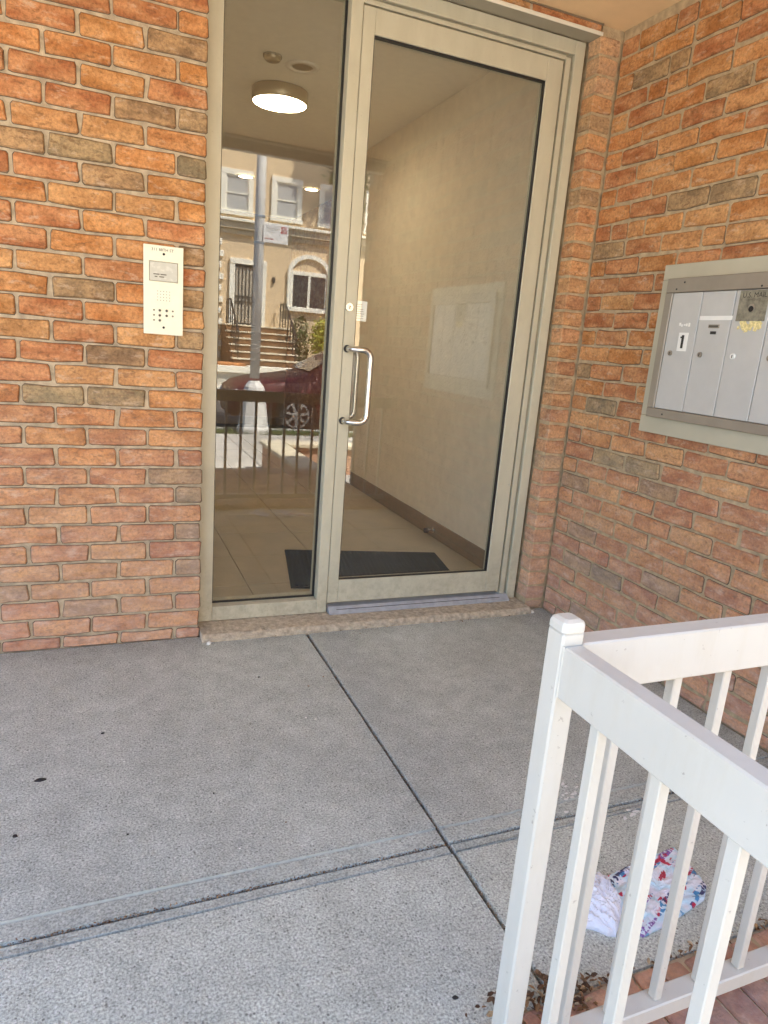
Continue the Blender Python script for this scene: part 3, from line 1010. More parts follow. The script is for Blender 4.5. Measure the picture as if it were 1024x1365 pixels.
for i in range(5):
    y1 = -.5505 - i * DW
    y0 = y1 - DW + .0035
    d = MB().box(FX - .0175, FX - .0045, y0, y1, 1.0465, 1.4685, .0015).build('mailbox_door', M_MDOOR, mbx)
    zl = 1.253
    yl = (y1 - .034)
    lo = MB().disc((FX - .0177, yl, zl), (-1, 0, 0), .0095, .005, 16).build('lock', M_MFRAME if i != 2 else M_LABEL, d)
    MB().box(FX - .0240, FX - .0230, yl - .0012, yl + .0012, zl - .006, zl + .005).build('key_slot', M_DARK, lo)
    fl_x = FX - .0178
    if i == 0:
        c = MB().box(fl_x - .0008, fl_x, -.657, -.612, 1.262, 1.328).build('number_label', M_LABEL, d)
        nb = MB()
        nb.box(fl_x - .0016, fl_x - .0009, -.639, -.628, 1.272, 1.319)
        nb.box(fl_x - .0016, fl_x - .0009, -.6275, -.622, 1.308, 1.314)
        nb.build('number_one', M_INK, c)
        s_ = MB()
        for k in range(5):
            s_.box(fl_x - .0006, fl_x, -.604 - k * .011 - rng.uniform(.005, .009), -.604 - k * .011, 1.349 + rng.uniform(0, .004), 1.359 + rng.uniform(-.003, .004))
        s_.build('label_scrap', M_LABEL, d)
    if i == 1:
        MB().box(fl_x - .0007, fl_x, -.835, -.694, 1.372, 1.386).build('tape_strip', M_LABEL, d)
        MB().box(fl_x - .003, fl_x, -.789, -.741, 1.345, 1.357, .001).build('name_holder', M_MFRAME, d)
        MB().box(fl_x - .0036, fl_x - .0031, -.785, -.745, 1.348, 1.354).build('name_slot', M_INKM, d)
        MB().box(fl_x - .002, fl_x, -.778, -.754, 1.324, 1.334).build('small_tag', M_INK, d)
    if i == 2:
        pq = MB().box(fl_x - .0022, fl_x, -.962, -.850, 1.368, 1.4665, .001).build('carrier_plate', M_PLATE, d)
        text_mb('U.S. MAIL', .023, (fl_x - .0022, -.909, 1.4500), (0, -1, 0), (0, 0, 1), (-1, 0, 0)).build('lettering', M_INK, pq)
        text_mb('APPROVED', .010, (fl_x - .0022, -.909, 1.4350), (0, -1, 0), (0, 0, 1), (-1, 0, 0)).build('lettering', M_INKM, pq)
        MB().disc((fl_x - .0023, -.906, 1.410), (-1, 0, 0), .013, .003, 18).build('lock_ring', M_MFRAME, pq)
        MB().tube([(fl_x - .0054, -.906, 1.4065), (fl_x - .0060, -.906, 1.4065)], .0095, 14).build('lock_hole', M_DARK, pq)
        e = MB()
        for k in range(34):
            yy = rng.uniform(-.950, -.862)
            zz = rng.uniform(1.340, 1.367)
            w2, h2 = rng.uniform(.004, .012), rng.uniform(.003, .008)
            a = rng.uniform(0, 3)
            ca, sa = math.cos(a), math.sin(a)
            pts = [(yy + u * ca - v * sa, zz + u * sa + v * ca) for u, v in ((-w2, -h2), (w2 * .7, -h2), (w2, h2 * .6), (-w2 * .6, h2))]
            e.prism(pts, 'x', fl_x - .0012 - k * .00002, fl_x - .0002)
        e.build('torn_label', M_YLABEL, d)

# ------------------------------------------------------------------ lobby ceiling lamp and fittings
def lathe(prof, c, n=40):
    mb = MB()
    k = len(prof)
    vs = [(c[0] + r * math.cos(2 * math.pi * i / n), c[1] + r * math.sin(2 * math.pi * i / n), z) for i in range(n) for r, z in prof]
    fs = [(i * k + j, i * k + j + 1, ((i + 1) % n) * k + j + 1, ((i + 1) % n) * k + j) for i in range(n) for j in range(k - 1)]
    return mb.add(vs, fs)
lc = (.70, 1.975)
la = thing('ceiling_lamp', lc + (LC - .09,), 'round lit drum lamp on the lobby ceiling behind the sidelight', 'lamp')
lathe([(.02, LC - .001), (.166, LC - .001), (.170, LC - .004), (.170, LC - .072), (.164, LC - .075), (.162, LC - .066)], lc).build('drum', M_DRUM, la, True)
lathe([(.0005, LC - .080), (.07, LC - .0795), (.13, LC - .0775), (.1615, LC - .072), (.1615, LC - .058), (.0005, LC - .057)], lc).build('diffuser', M_LAMP_ON, la, True)
dt = thing('smoke_detector', (.535, 1.47, LC - .03), 'small round smoke detector on the lobby ceiling beside the lamp', 'detector')
lathe([(.0005, LC - .030), (.036, LC - .028), (.045, LC - .018), (.047, LC - .001)], (.535, 1.47), 24).build('casing', M_DRUM, dt, True)
lathe([(.048, LC - .012), (.051, LC - .010), (.051, LC - .001)], (.535, 1.47), 24).build('base_ring', M_ALU_D, dt, True)
sp = thing('recessed_speaker', (.715, 1.525, LC - .01), 'flat round speaker ring on the lobby ceiling near the lamp', 'speaker')
lathe([(.058, LC - .003), (.062, LC - .010), (.09, LC - .008), (.096, LC - .001)], (.715, 1.525), 28).build('ring', M_VENT, sp, True)
lathe([(.0005, LC - .0035), (.0575, LC - .0035)], (.715, 1.525), 28).build('grille', M_DRUM, sp, True)
for c, lab in (((.97, 4.46), 'small lit downlight deep in the lobby ceiling, the left one'), ((1.64, 4.54), 'small lit downlight deep in the lobby ceiling, the right one')):
    d = thing('downlight', c + (LC - .02,), lab, 'lamp', 'downlights deep in the lobby')
    lathe([(.062, LC - .002), (.066, LC - .010), (.08, LC - .008), (.083, LC - .001)], c, 24).build('ring', M_VENT, d, True)
    lathe([(.0005, LC - .006), (.0615, LC - .006)], c, 24).build('diffuser', M_LAMP_ON, d, True)

# ------------------------------------------------------------------ white railing
RX, RY = .236, -1.912
rl = thing('railing', (RX, RY, 0), 'white metal corner railing with square balusters in front of the right wall', 'railing')
MB().box(RX - .018, RX + .018, RY - .018, RY + .018, .004, .838, .003).build('post', M_WHITE, rl)
cp = MB()
vs, fs = [], []
for (hw_, z) in ((.0184, .8385), (.0192, .8390), (.0192, .8475), (.0172, .8525), (.0115, .8560)):
    c = hw_ * .28
    vs += [(RX + x, RY + y, z) for x, y in ((-hw_ + c, -hw_), (hw_ - c, -hw_), (hw_, -hw_ + c), (hw_, hw_ - c), (hw_ - c, hw_), (-hw_ + c, hw_), (-hw_, hw_ - c), (-hw_, -hw_ + c))]
for k in range(4):
    fs += [(k * 8 + i, k * 8 + (i + 1) % 8, k * 8 + 8 + (i + 1) % 8, k * 8 + 8 + i) for i in range(8)]
fs += [tuple(range(8))[::-1], tuple(range(32, 40))]
cp.add(vs, fs).build('post_cap', M_WHITE, rl)
MB().box(RX - .034, RX + .034, RY - .034, RY + .034, .0135, .020, .002).build('base_plate', M_WHITE, rl)
RE = XW - .004
MB().box(RX + .0185, RE, RY - .018, RY + .018, .744, .821, .0025).build('top_rail', M_WHITE, rl)
MB().box(RX + .0185, RE, RY - .018, RY + .018, .054, .088, .0025).build('bottom_rail', M_WHITE, rl)
MB().box(RX - .0155, RX + .0155, -3.20, RY - .0185, .744, .8205, .0025).build('top_rail', M_WHITE, rl)
MB().box(RX - .0155, RX + .0155, -3.20, RY - .0185, .054, .088, .0025).build('bottom_rail', M_WHITE, rl)
MB().box(RX - .018, RX + .018, -3.237, -3.201, .004, .838, .003).build('post', M_WHITE, rl)
wd_ = MB()
for (zz0, zz1) in ((.744, .821), (.054, .088)):
    for q in (-.0155, .0155):
        wd_.tube([(RX + q, RY - .0192, zz0), (RX + q * .98, RY - .0190, (zz0 + zz1) / 2), (RX + q, RY - .0192, zz1)], .0016, 6)
        wd_.tube([(RX + .0190, RY + q * 1.12, zz0), (RX + .0188, RY + q * 1.1, (zz0 + zz1) / 2), (RX + .0190, RY + q * 1.12, zz1)], .0016, 6)
wd_.build('weld_bead', M_WHITE, rl)['kind'] = 'stuff'
bal = MB().box(-.0085, .0085, -.0085, .0085, 0, .6552, .0015).mesh('baluster', M_WHITE)
x = .352
while x < RE - .04:
    place('baluster', bal, (x, RY, .0884), rl)
    x += .1035
y = -2.004
while y > -3.15:
    place('baluster', bal, (RX, y, .0884), rl)
    y -= .1085
fx = MB().box(-.008, .008, -.008, .008, 0, .052).mesh('foot', M_WHITE)
for x in (.70, 1.25):
    place('rail_foot', fx, (x, RY, .0), rl)

# ------------------------------------------------------------------ brick paving inside the railing
pv = bpy.data.objects.new('brick_paving', None)
col.objects.link(pv)
pv['kind'] = 'structure'
pmesh = []
for i in range(6):
    me = brick_mesh('paver', .0600, .1905, M_PAVER, 200 + i, .05, .9)
    me.transform(Matrix.Rotation(-math.pi / 2, 4, 'X'))     # front face up
    pmesh.append(me)
PCOL = [(.30, .105, .06), (.34, .13, .075), (.26, .095, .06), (.38, .17, .10), (.29, .12, .085)]
for r_ in range(7):
    yc = -1.905 - r_ * .2025
    x = .245 + (r_ % 2) * .02
    while x < XW - .03:
        k = rng.uniform(.85, 1.15)
        c = rng.choice(PCOL)
        place('brick', rng.choice(pmesh), (x + rng.uniform(-.0015, .0015), yc + rng.uniform(-.003, .003), .010 + rng.uniform(-.002, .002)), pv, rng.choice((0, math.pi)), tuple(v * k for v in c))
        x += .0665
MB().box(.212, 1.654, -3.32, -1.804, -.3, .003).build('mortar_bed', M_MORTAR, pv)

# ------------------------------------------------------------------ litter
def sheet(outline, h, seed, name, mt, rings=15, crease=.006, fold=(1, 0), base=.001, curl=.006):
    """crumpled closed film: outline (world x, y) filled in rings, with sharp creases and lifted edges"""
    pts = []
    n = len(outline)
    for i in range(n):
        a, b2 = Vector(outline[i]), Vector(outline[(i + 1) % n])
        for k in range(7):
            q = a.lerp(b2, k / 7)
            j = .0022
            pts.append(q + Vector((mnoise.noise(Vector((q.x * 90, q.y * 90, seed))), mnoise.noise(Vector((q.x * 90, q.y * 90, seed + 5))))) * j)
    c = sum(pts, Vector((0, 0))) / len(pts)
    k = len(pts)
    vs, fs = [], []
    fd = Vector(fold).normalized()
    for p in pts:
        vs.append((p.x, p.y, base))
    for r_ in range(rings + 1):
        t = r_ / (rings + .7)
        for p in pts:
            q = p.lerp(c, t)
            e = min(1.0, t * 3.0) ** .6
            al, ac = q.dot(fd), q.dot(Vector((-fd.y, fd.x)))
            broad = .5 + .5 * mnoise.noise(Vector((q.x * 9, q.y * 9, seed + 9)))
            ridge = (1 - abs(mnoise.noise(Vector((al * 14, ac * 60, seed)))) * 2.2)
            fine = (1 - abs(mnoise.noise(Vector((q.x * 75, q.y * 75, seed + 3)))) * 2.4)
            lift = curl * max(0, mnoise.noise(Vector((q.x * 16, q.y * 16, seed + 20)))) * (1 - e)
            z = base + .0025 + h * e * broad + crease * (.35 + .65 * e) * max(0, ridge) + crease * .45 * max(0, fine) + lift
            vs.append((q.x, q.y, z))
    for r_ in range(rings + 1):
        for i in range(k):
            i2 = (i + 1) % k
            fs.append((r_ * k + i, r_ * k + i2, (r_ + 1) * k + i2, (r_ + 1) * k + i))
    fs.append(tuple((rings + 1) * k + i for i in range(k)))
    fs.append(tuple(range(k))[::-1])
    return MB().add(vs, fs).build(name, mt, None, False)
pk = sheet([(.753, -1.573), (.824, -1.559), (.910, -1.550), (.990, -1.542), (.980, -1.616), (.966, -1.670), (.927, -1.701), (.804, -1.726), (.710, -1.739), (.686, -1.711), (.704, -1.641)], .009, 4.0, 'printed_wrapper', M_PRINT, crease=.005, fold=(.9, .35))
tag(pk, 'flattened white plastic wrapper with red and blue print on the concrete', 'wrapper')
bg = sheet([(.699, -1.560), (.722, -1.552), (.736, -1.559), (.746, -1.582), (.736, -1.620), (.725, -1.651), (.686, -1.693), (.652, -1.719), (.634, -1.710), (.626, -1.696), (.611, -1.684), (.592, -1.676), (.623, -1.641), (.655, -1.606)], .042, 8.0, 'plastic_bag', M_BAG, crease=.010, fold=(-.35, .94))
tag(bg, 'crumpled plain white plastic bag lying against the printed wrapper', 'bag')

lf = MB()
def leaf(x, y, z, s):
    a, ti, tj = rng.uniform(0, 6.28), rng.uniform(-.7, .7), rng.uniform(-.7, .7)
    mtx = Matrix.Translation((x, y, z)) @ Matrix.Rotation(a, 4, 'Z') @ Matrix.Rotation(ti, 4, 'X') @ Matrix.Rotation(tj, 4, 'Y')
    cu = rng.uniform(.15, .5) * s
    loc = [(-s, 0, 0), (-.3 * s, -.5 * s, cu), (.5 * s, -.4 * s, cu), (s, 0, .1 * s), (.5 * s, .4 * s, cu), (-.3 * s, .5 * s, cu), (0, 0, 0)]
    lf.add([mtx @ Vector(p) for p in loc], [(0, 1, 6), (1, 2, 6), (2, 3, 6), (3, 4, 6), (4, 5, 6), (5, 0, 6)])
for i in range(170):
    leaf(rng.gauss(.425, .055), rng.gauss(-1.800, .022), rng.uniform(.012, .026), rng.uniform(.004, .011))
for i in range(170):
    leaf(rng.uniform(.42, 1.55), rng.gauss(-1.803, .008), rng.uniform(.008, .018), rng.uniform(.003, .009))
for i in range(900):
    leaf(rng.uniform(-.7, .43) if rng.random() < .75 else rng.uniform(.45, 1.5), JY + rng.gauss(0, .0022), rng.uniform(-.007, .0012), rng.uniform(.0012, .0034))
for i in range(420):
    leaf(JX + rng.gauss(0, .002), rng.uniform(-1.8, -.07), rng.uniform(-.008, .0005), rng.uniform(.001, .003))
for i in range(25):
    leaf(rng.uniform(.0, .22), rng.gauss(-1.86, .03), rng.uniform(.004, .008), rng.uniform(.003, .006))
for i in range(60):
    leaf(rng.uniform(.05, 1.6), rng.gauss(-.073, .010) if rng.random() < .8 else rng.uniform(-1.3, -.1), .004, rng.uniform(.002, .005))
o = lf.build('leaf_litter', M_LEAF)
tag(o, 'dry brown leaf litter along the brick edging and the railing foot', 'leaves', kind='stuff')

def blot(x, y, r, mt, name, label, cat, group, h=.003):
    n = 12
    ph = rng.uniform(0, 6)
    ring = [(x + r * (1 + .3 * math.sin(2 * i * .52 + ph) + rng.uniform(-.12, .12)) * math.cos(i * 2 * math.pi / n), y + r * .72 * (1 + rng.uniform(-.15, .15)) * math.sin(i * 2 * math.pi / n)) for i in range(n)]
    inn = [(x + (a - x) * .7, y + (b2 - y) * .7) for a, b2 in ring]
    o = MB().add([(a, b2, .0004) for a, b2 in ring] + [(a, b2, h) for a, b2 in inn], [(i, (i + 1) % n, n + (i + 1) % n, n + i) for i in range(n)] + [tuple(range(n, 2 * n))]).build(name, mt)
    return tag(o, label, cat, group)
blot(-.518, -.823, .0125, M_GUM, 'gum_spot', 'largest black gum spot on the concrete below the left wall', 'gum spot', 'gum spots on the concrete')
blot(-.558, -1.035, .0075, M_GUM, 'gum_spot', 'black gum spot near the left edge of the concrete', 'gum spot', 'gum spots on the concrete')
for gx, gy, gr in ((-.363, -.632, .0055), (.160, -.392, .004), (-.091, -1.003, .003), (-.310, -1.103, .003), (.253, -1.735, .006)):
    blot(gx, gy, gr, M_GUM, 'gum_spot', 'tiny dark gum speck on the grey concrete', 'gum spot', 'tiny gum specks on the concrete')
ch = MB()
for i in range(46):
    x, y = (rng.gauss(.865, .03), rng.gauss(-1.283, .03)) if i < 22 else ((rng.gauss(.985, .035), rng.gauss(-1.405, .010)) if i < 36 else (rng.uniform(-.6, 1.4), rng.uniform(-1.6, -.1)))
    s = rng.uniform(.002, .007) if i < 36 else rng.uniform(.0015, .003)
    n = 6
    ch.prism([(x + s * 1.6 * rng.uniform(.6, 1) * math.cos(k * 1.047), y + s * rng.uniform(.5, 1) * math.sin(k * 1.047)) for k in range(n)], 'z', .0003, .0012 + i * .00001)
o = ch.build('paint_chips', M_CHIP)
tag(o, 'white paint chips and smears on the concrete near the railing', 'paint chips', kind='stuff')
for (x, y, s, lab) in ((.028, -.085, .011, 'white crumb of rubble at the left end of the stone sill'), (1.560, -.055, .012, 'white crumb of rubble at the right end of the stone sill')):
    mbq = MB()
    bm = bmesh.new()
    bmesh.ops.create_icosphere(bm, subdivisions=1, radius=s)
    mbq.add([(x + v.co.x * rng.uniform(.7, 1.2), y + v.co.y * rng.uniform(.6, 1.1), s * .6 + v.co.z * rng.uniform(.5, .9)) for v in bm.verts], [[v.index for v in f.verts] for f in bm.faces])
    bm.free()
    tag(mbq.build('rubble_crumb', M_CHIP), lab, 'rubble')

# ------------------------------------------------------------------ the street (seen mirrored in the glass)
SZ, RZ = -.38, -.50
struct('sidewalk', MB().box(-40, 40, -8.25, -3.60, -.615, SZ - .10), M_SUB)
swk = [o for o in col.objects if o.name == 'sidewalk'][0]
for i in range(-9, 12):
    for y0, y1 in ((-4.98, -3.62), (-6.58, -5.0), (-8.22, -6.60)):
        MB().box(i * 1.5 + .006, i * 1.5 + 1.494, y0, y1, SZ - .10, SZ, .008).build('sidewalk_slab', M_SIDEWALK, swk)
struct('road', MB().box(-40, 40, -16.2, -9.06, -.61, RZ), M_ASPH)
kb = struct('kerb', MB().box(-40, 40, -9.055, -8.90, -.61, SZ, .01), M_GREYW)
struct('kerb', MB().box(-40, 40, -16.40, -16.205, -.61, SZ + .02, .01), M_GREYW)
struct('far_sidewalk', MB().box(-40, 40, -19.2, -16.405, -.61, SZ + .02), M_ROAD2)
struct('front_yard', MB().box(-40, 40, -22.4, -19.205, -.61, .14), M_ROAD2)
struct('verge', MB().box(-40, 40, -8.895, -8.255, -.61, SZ - .03), M_SOIL)
gm = MB()
for i in range(5200):
    x, y = rng.uniform(-1.5, 7.0), rng.uniform(-8.88, -8.27)
    h_, a, lx, ly = rng.uniform(.03, .10), rng.uniform(0, 6.28), rng.uniform(-.03, .03), rng.uniform(-.03, .03)
    dx, dy = math.cos(a) * .006, math.sin(a) * .006
    gm.add([(x - dx, y - dy, SZ - .03), (x + dx, y + dy, SZ - .03), (x + lx, y + ly, SZ - .03 + h_)], [(0, 1, 2)])
tag(gm.build('grass', M_GRASS), 'grass growing on the strip between sidewalk and kerb', 'grass', kind='stuff')

struct('side_path', MB().box(-6.99, -4.21, -3.59, 6.0, -.62, SZ + .02), M_ROAD2)

# steps down from the porch
for k, (y0, y1, z) in enumerate(((-3.60, -3.325, -.19),)):
    sp_ = MB().box(-4.2, 1.30, y0, y1, -.6, z, .008).build('porch_step', M_CONCM)
    sp_['kind'] = 'structure'

# low brick wall with stone coping beside the path
lwl = thing('low_brick_wall', (1.9, -4.6, SZ), 'low brick wall with pale stone coping beside the sidewalk, seen mirrored', 'wall')
MB().box(1.45, 1.66, -5.2, -3.33, SZ - .2, -.07).build('wall_body', M_BRICKS, lwl)
MB().box(1.42, 1.69, -5.24, -3.30, -.069, -.02, .008).build('coping', M_STEPT, lwl)
MB().box(1.67, 2.6, -5.2, -5.0, SZ - .2, -.07).build('wall_body', M_BRICKS, lwl)
MB().box(1.695, 2.6, -5.24, -4.96, -.069, -.02, .008).build('coping', M_STEPT, lwl)

# street lamp post with flared octagonal base
PX, PY = 2.04, -8.62
po = thing('street_lamp', (PX, PY, SZ), 'tall grey street lamp post with wide flared base by the kerb', 'street lamp')
MB().tube([(PX, PY, SZ + .88), (PX, PY, 3.2), (PX, PY, 7.2)], [.080, .077, .065], 20, True).build('shaft', M_POLE, po, True)
bs = MB()
bs.tube([(PX, PY, SZ - .02), (PX, PY, SZ + .05), (PX, PY, SZ + .10), (PX, PY, SZ + .62), (PX, PY, SZ + .74), (PX, PY, SZ + .84)], [.28, .28, .255, .19, .165, .09], 8)
bs.build('flared_base', M_POLE, po)
for z in (2.99, 2.60):
    MB().tube([(PX, PY, z), (PX, PY, z + .035)], .0835, 20).build('strap', M_STEEL, po)
MB().tube([(PX, PY, 7.1), (PX - .3, PY - .6, 7.5), (PX - .7, PY - 1.6, 7.65)], .035, 10).build('arm', M_POLE, po)
MB().box(PX - 1.0, PX - .6, PY - 2.2, PY - 1.55, 7.58, 7.70, .03).build('lamp_head', M_POLE, po)

sg = thing('parking_sign', (2.28, PY + .09, 2.62), 'white parking sign with red symbol and arrow strapped to the lamp post', 'sign')
MB().box(2.085, 2.485, PY + .080, PY + .086, 2.63, 2.915, .001).build('sign_plate', M_SIGN, sg)
e = MB()
yq0, yq1 = PY + .0865, PY + .0885
e.box(2.365, 2.455, yq0, yq1, 2.79, 2.885)
e.build('symbol_panel', M_RED, sg)
e = MB()
for i in range(20):
    a0, a1 = 2 * math.pi * i / 20, 2 * math.pi * (i + 1) / 20
    e.prism([(2.41 + .038 * math.cos(a0), 2.8375 + .038 * math.sin(a0)), (2.41 + .038 * math.cos(a1), 2.8375 + .038 * math.sin(a1)), (2.41 + .029 * math.cos(a1), 2.8375 + .029 * math.sin(a1)), (2.41 + .029 * math.cos(a0), 2.8375 + .029 * math.sin(a0))], 'y', yq1 + .0004, yq1 + .0014)
e.prism([(2.383, 2.860), (2.389, 2.866), (2.437, 2.815), (2.431, 2.809)], 'y', yq1 + .0015, yq1 + .0024)
e.build('symbol_ring', M_SIGN, sg)
text_mb('P', .052, (2.41, yq1 + .0003, 2.8375), (-1, 0, 0), (0, 0, 1), (0, 1, 0)).build('symbol_letter', M_SIGN, sg)
e = MB()
e.prism([(2.10, 2.683), (2.235, 2.683), (2.235, 2.676), (2.250, 2.688), (2.235, 2.700), (2.235, 2.693), (2.10, 2.693)], 'y', yq0, yq1)
e.build('arrow', M_RED, sg)
e = MB()
e.box(2.105, 2.33, yq0, yq1, 2.872, 2.884)
e.box(2.13, 2.33, yq0, yq1, 2.845, 2.857)
e.box(2.16, 2.32, yq0, yq1, 2.82, 2.831)
e.box(2.13, 2.28, yq0, yq1, 2.79, 2.80)
e.build('sign_text', M_POLE, sg)

# red car at the kerb, nose towards -X
cx0, cyn, cw = 1.80, -9.22, 1.76          # nose x, near side y, width
car = thing('parked_car', (cx0 + 2.2, cyn - cw / 2, RZ), 'red car parked at the kerb behind the lamp post, seen mirrored in the sidelight', 'car')
#          dx    zlow  zbelt  zroof  half-width low, belt, roof
secs = [(0.00, .32, .62, .66, .50, .52, .40), (.06, .26, .74, .78, .66, .66, .52), (.22, .24, .83, .88, .80, .78, .62), (.55, .22, .88, .95, .86, .84, .68), (.95, .22, .91, 1.01, .88, .87, .72), (1.25, .22, .93, 1.06, .88, .87, .74),
        (1.45, .22, .95, 1.12, .88, .87, .72), (1.85, .22, .97, 1.40, .88, .87, .62), (2.25, .22, .99, 1.56, .88, .87, .58), (2.8, .22, 1.00, 1.60, .88, .87, .58), (3.5, .22, 1.00, 1.54, .88, .87, .57), (4.0, .24, 1.00, 1.36, .86, .85, .58), (4.25, .28, .98, 1.10, .80, .80, .60), (4.40, .36, .86, .92, .66, .66, .50)]
def ring(s_):
    dx, zl, zb, zr, hl, hb, hr = s_
    cy = cyn - cw / 2
    half = [(hl * .86, zl), (hl, zl + .10), (hl + .015, (zl + zb) / 2 + .05), (hb, zb - .03), (hb - .03, zb), (hb * .5 + hr * .5 - .02, (zb + zr) / 2), (hr, zr - .04), (hr * .82, zr), (0, zr + .012)]
    pts = [(cx0 + dx, cy + y, RZ + z) for y, z in half]
    pts += [(cx0 + dx, cy - y, RZ + z) for y, z in half[-2::-1]]
    return pts
rs = [ring(s_) for s_ in secs]
k = len(rs[0])
mb = MB()
fs = []
for i in range(len(rs) - 1):
    for j in range(k - 1):
        fs.append((i * k + j, i * k + j + 1, (i + 1) * k + j + 1, (i + 1) * k + j))
    fs.append((i * k + k - 1, i * k, (i + 1) * k, (i + 1) * k + k - 1))
fs += [tuple(range(k)), tuple((len(rs) - 1) * k + j for j in range(k))]
body = mb.add([p for r_ in rs for p in r_], fs).build('body', M_CARP, car, True)
def lerp3(a, b2, t):
    return Vector(a).lerp(Vector(b2), t)
def glass_quad(a, b2, c, d, name, off):
    q = [Vector(p) + Vector(off) for p in (a, b2, c, d)]
    nn = (q[1] - q[0]).cross(q[3] - q[0]).normalized() * .006
    MB().add([tuple(p) for p in q] + [tuple(p - nn) for p in q], [(0, 1, 2, 3), (7, 6, 5, 4), (0, 4, 5, 1), (1, 5, 6, 2), (2, 6, 7, 3), (3, 7, 4, 0)]).build(name, M_CARG, car)
cy = cyn - cw / 2
glass_quad((cx0 + 1.42, cy + .68, RZ + 1.12), (cx0 + 2.18, cy + .54, RZ + 1.55), (cx0 + 2.18, cy - .54, RZ + 1.55), (cx0 + 1.42, cy - .68, RZ + 1.12), 'windscreen', (-.012, 0, .018))
for a, b2 in ((1.72, 2.62), (2.68, 3.55)):
    t0 = .50 if a < 2 else 0
    glass_quad((cx0 + a, cyn - .035, RZ + 1.02), (cx0 + b2, cyn - .035, RZ + 1.02), (cx0 + b2, cyn - .26, RZ + 1.50), (cx0 + a + t0 * .6, cyn - .26, RZ + (1.46 if t0 else 1.50)), 'side_window', (0, .006, 0))
MB().tube([(cx0 + .02, cyn - .42, RZ + .62), (cx0 + .10, cyn - .22, RZ + .68), (cx0 + .40, cyn - .09, RZ + .76)], [.05, .07, .03], 10).build('headlight', M_LIGHT, car, True)
MB().tube([(cx0 + .02, cyn - cw + .42, RZ + .62), (cx0 + .10, cyn - cw + .22, RZ + .68), (cx0 + .40, cyn - cw + .09, RZ + .76)], [.05, .07, .03], 10).build('headlight', M_LIGHT, car, True)
MB().box(cx0 - .02, cx0 + .04, cyn - 1.2, cyn - .56, RZ + .34, RZ + .56, .02).build('grille', M_GASKET, car)
for dx in (1.14, 3.62):
    for s_ in (0, 1):
        yo = cyn + .012 if s_ == 0 else cyn - cw - .012
        d = -1 if s_ == 0 else 1
        c = (cx0 + dx, yo, RZ + .345)
        arch = MB()
        arch.tube([(c[0], yo + d * .02, c[2]), (c[0], yo + d * -.004, c[2])], .395, 28)
        arch.build('wheel_arch', M_GASKET, car)
        wh = MB().tube([(c[0], yo + d * .20, c[2]), (c[0], yo + d * .012, c[2]), (c[0], yo - d * .012, c[2]), (c[0], yo - d * .022, c[2])], [.34, .345, .335, .30], 32).build('wheel', M_TYRE, car)
        hub = MB()
        n = 28
        yy = yo - d * .024
        for i in range(n):
            a0, a1 = 2 * math.pi * i / n, 2 * math.pi * (i + 1) / n
            hub.prism([(c[0] + .235 * math.cos(a0), c[2] + .235 * math.sin(a0)), (c[0] + .235 * math.cos(a1), c[2] + .235 * math.sin(a1)), (c[0] + .205 * math.cos(a1), c[2] + .205 * math.sin(a1)), (c[0] + .205 * math.cos(a0), c[2] + .205 * math.sin(a0))], 'y', min(yy, yy - d * .012), max(yy, yy - d * .012))
        for i in range(7):
            a = 2 * math.pi * i / 7 + .2
            ca, sa = math.cos(a), math.sin(a)
            hub.prism([(c[0] + u * ca - v * sa, c[2] + u * sa + v * ca) for u, v in ((.04, -.028), (.21, -.022), (.21, .022), (.04, .028))], 'y', min(yy, yy - d * .010), max(yy, yy - d * .010))
        hub.disc((c[0], yy, c[2]), (0, -d, 0), .055, .016, 16)
        hub.build('rim', M_RIM, wh)

# stucco house across the street
HY = -22.0
hs = thing('stucco_house', (5, HY - 4, 0), 'tan stucco row house with white window trim across the street, seen mirrored', 'house')
MB().box(-6, 15, HY - 9, HY, -.3, 9.2).build('wall', M_STUCCO, hs)
for z0, z1, d in ((4.44, 4.60, .10), (4.605, 4.83, .20), (4.835, 4.92, .30)):
    MB().box(-6, 15, HY + .0005, HY + d, z0, z1, .01).build('belt_course', M_STUCCO2 if d < .25 else M_HTRIM, hs)
MB().box(-6.2, 15.2, HY + .0005, HY + .45, 8.7, 9.1, .02).build('roof_cornice', M_HTRIM, hs)
def house_window(x0, x1, z0, z1):
    fr_ = MB()
    t = .17
    fr_.box(x0 - t, x1 + t, HY + .001, HY + .08, z1, z1 + t, .01)
    fr_.box(x0 - t - .03, x1 + t + .03, HY + .001, HY + .13, z0 - .15, z0, .01)
    fr_.box(x0 - t, x0, HY + .001, HY + .08, z0 + .001, z1 - .001, .01)
    fr_.box(x1, x1 + t, HY + .001, HY + .08, z0 + .001, z1 - .001, .01)
    f = fr_.build('window', M_HTRIM, hs)
    zm = (z0 + z1) / 2
    s_ = MB()
    for a, b2, o_ in ((z0, zm + .02, .03), (zm - .02, z1, .045)):
        s_.box(x0, x1, HY + .002, HY + o_, a, a + .045)
        s_.box(x0, x1, HY + .002, HY + o_, b2 - .045, b2)
        s_.box(x0, x0 + .04, HY + .002, HY + o_ - .002, a, b2)
        s_.box(x1 - .04, x1, HY + .002, HY + o_ - .002, a, b2)
    s_.build('sash', M_HTRIM, f)
    MB().box(x0 + .04, x1 - .04, HY + .003, HY + .02, z0 + .045, z1 - .045).build('pane', M_BLIND, f)
for xc in (-4.3, -2.65, -1.0, .65, 2.35, 4.03, 5.72, 7.40, 9.1, 10.8):
    house_window(xc - .37, xc + .37, 5.18, 6.28)
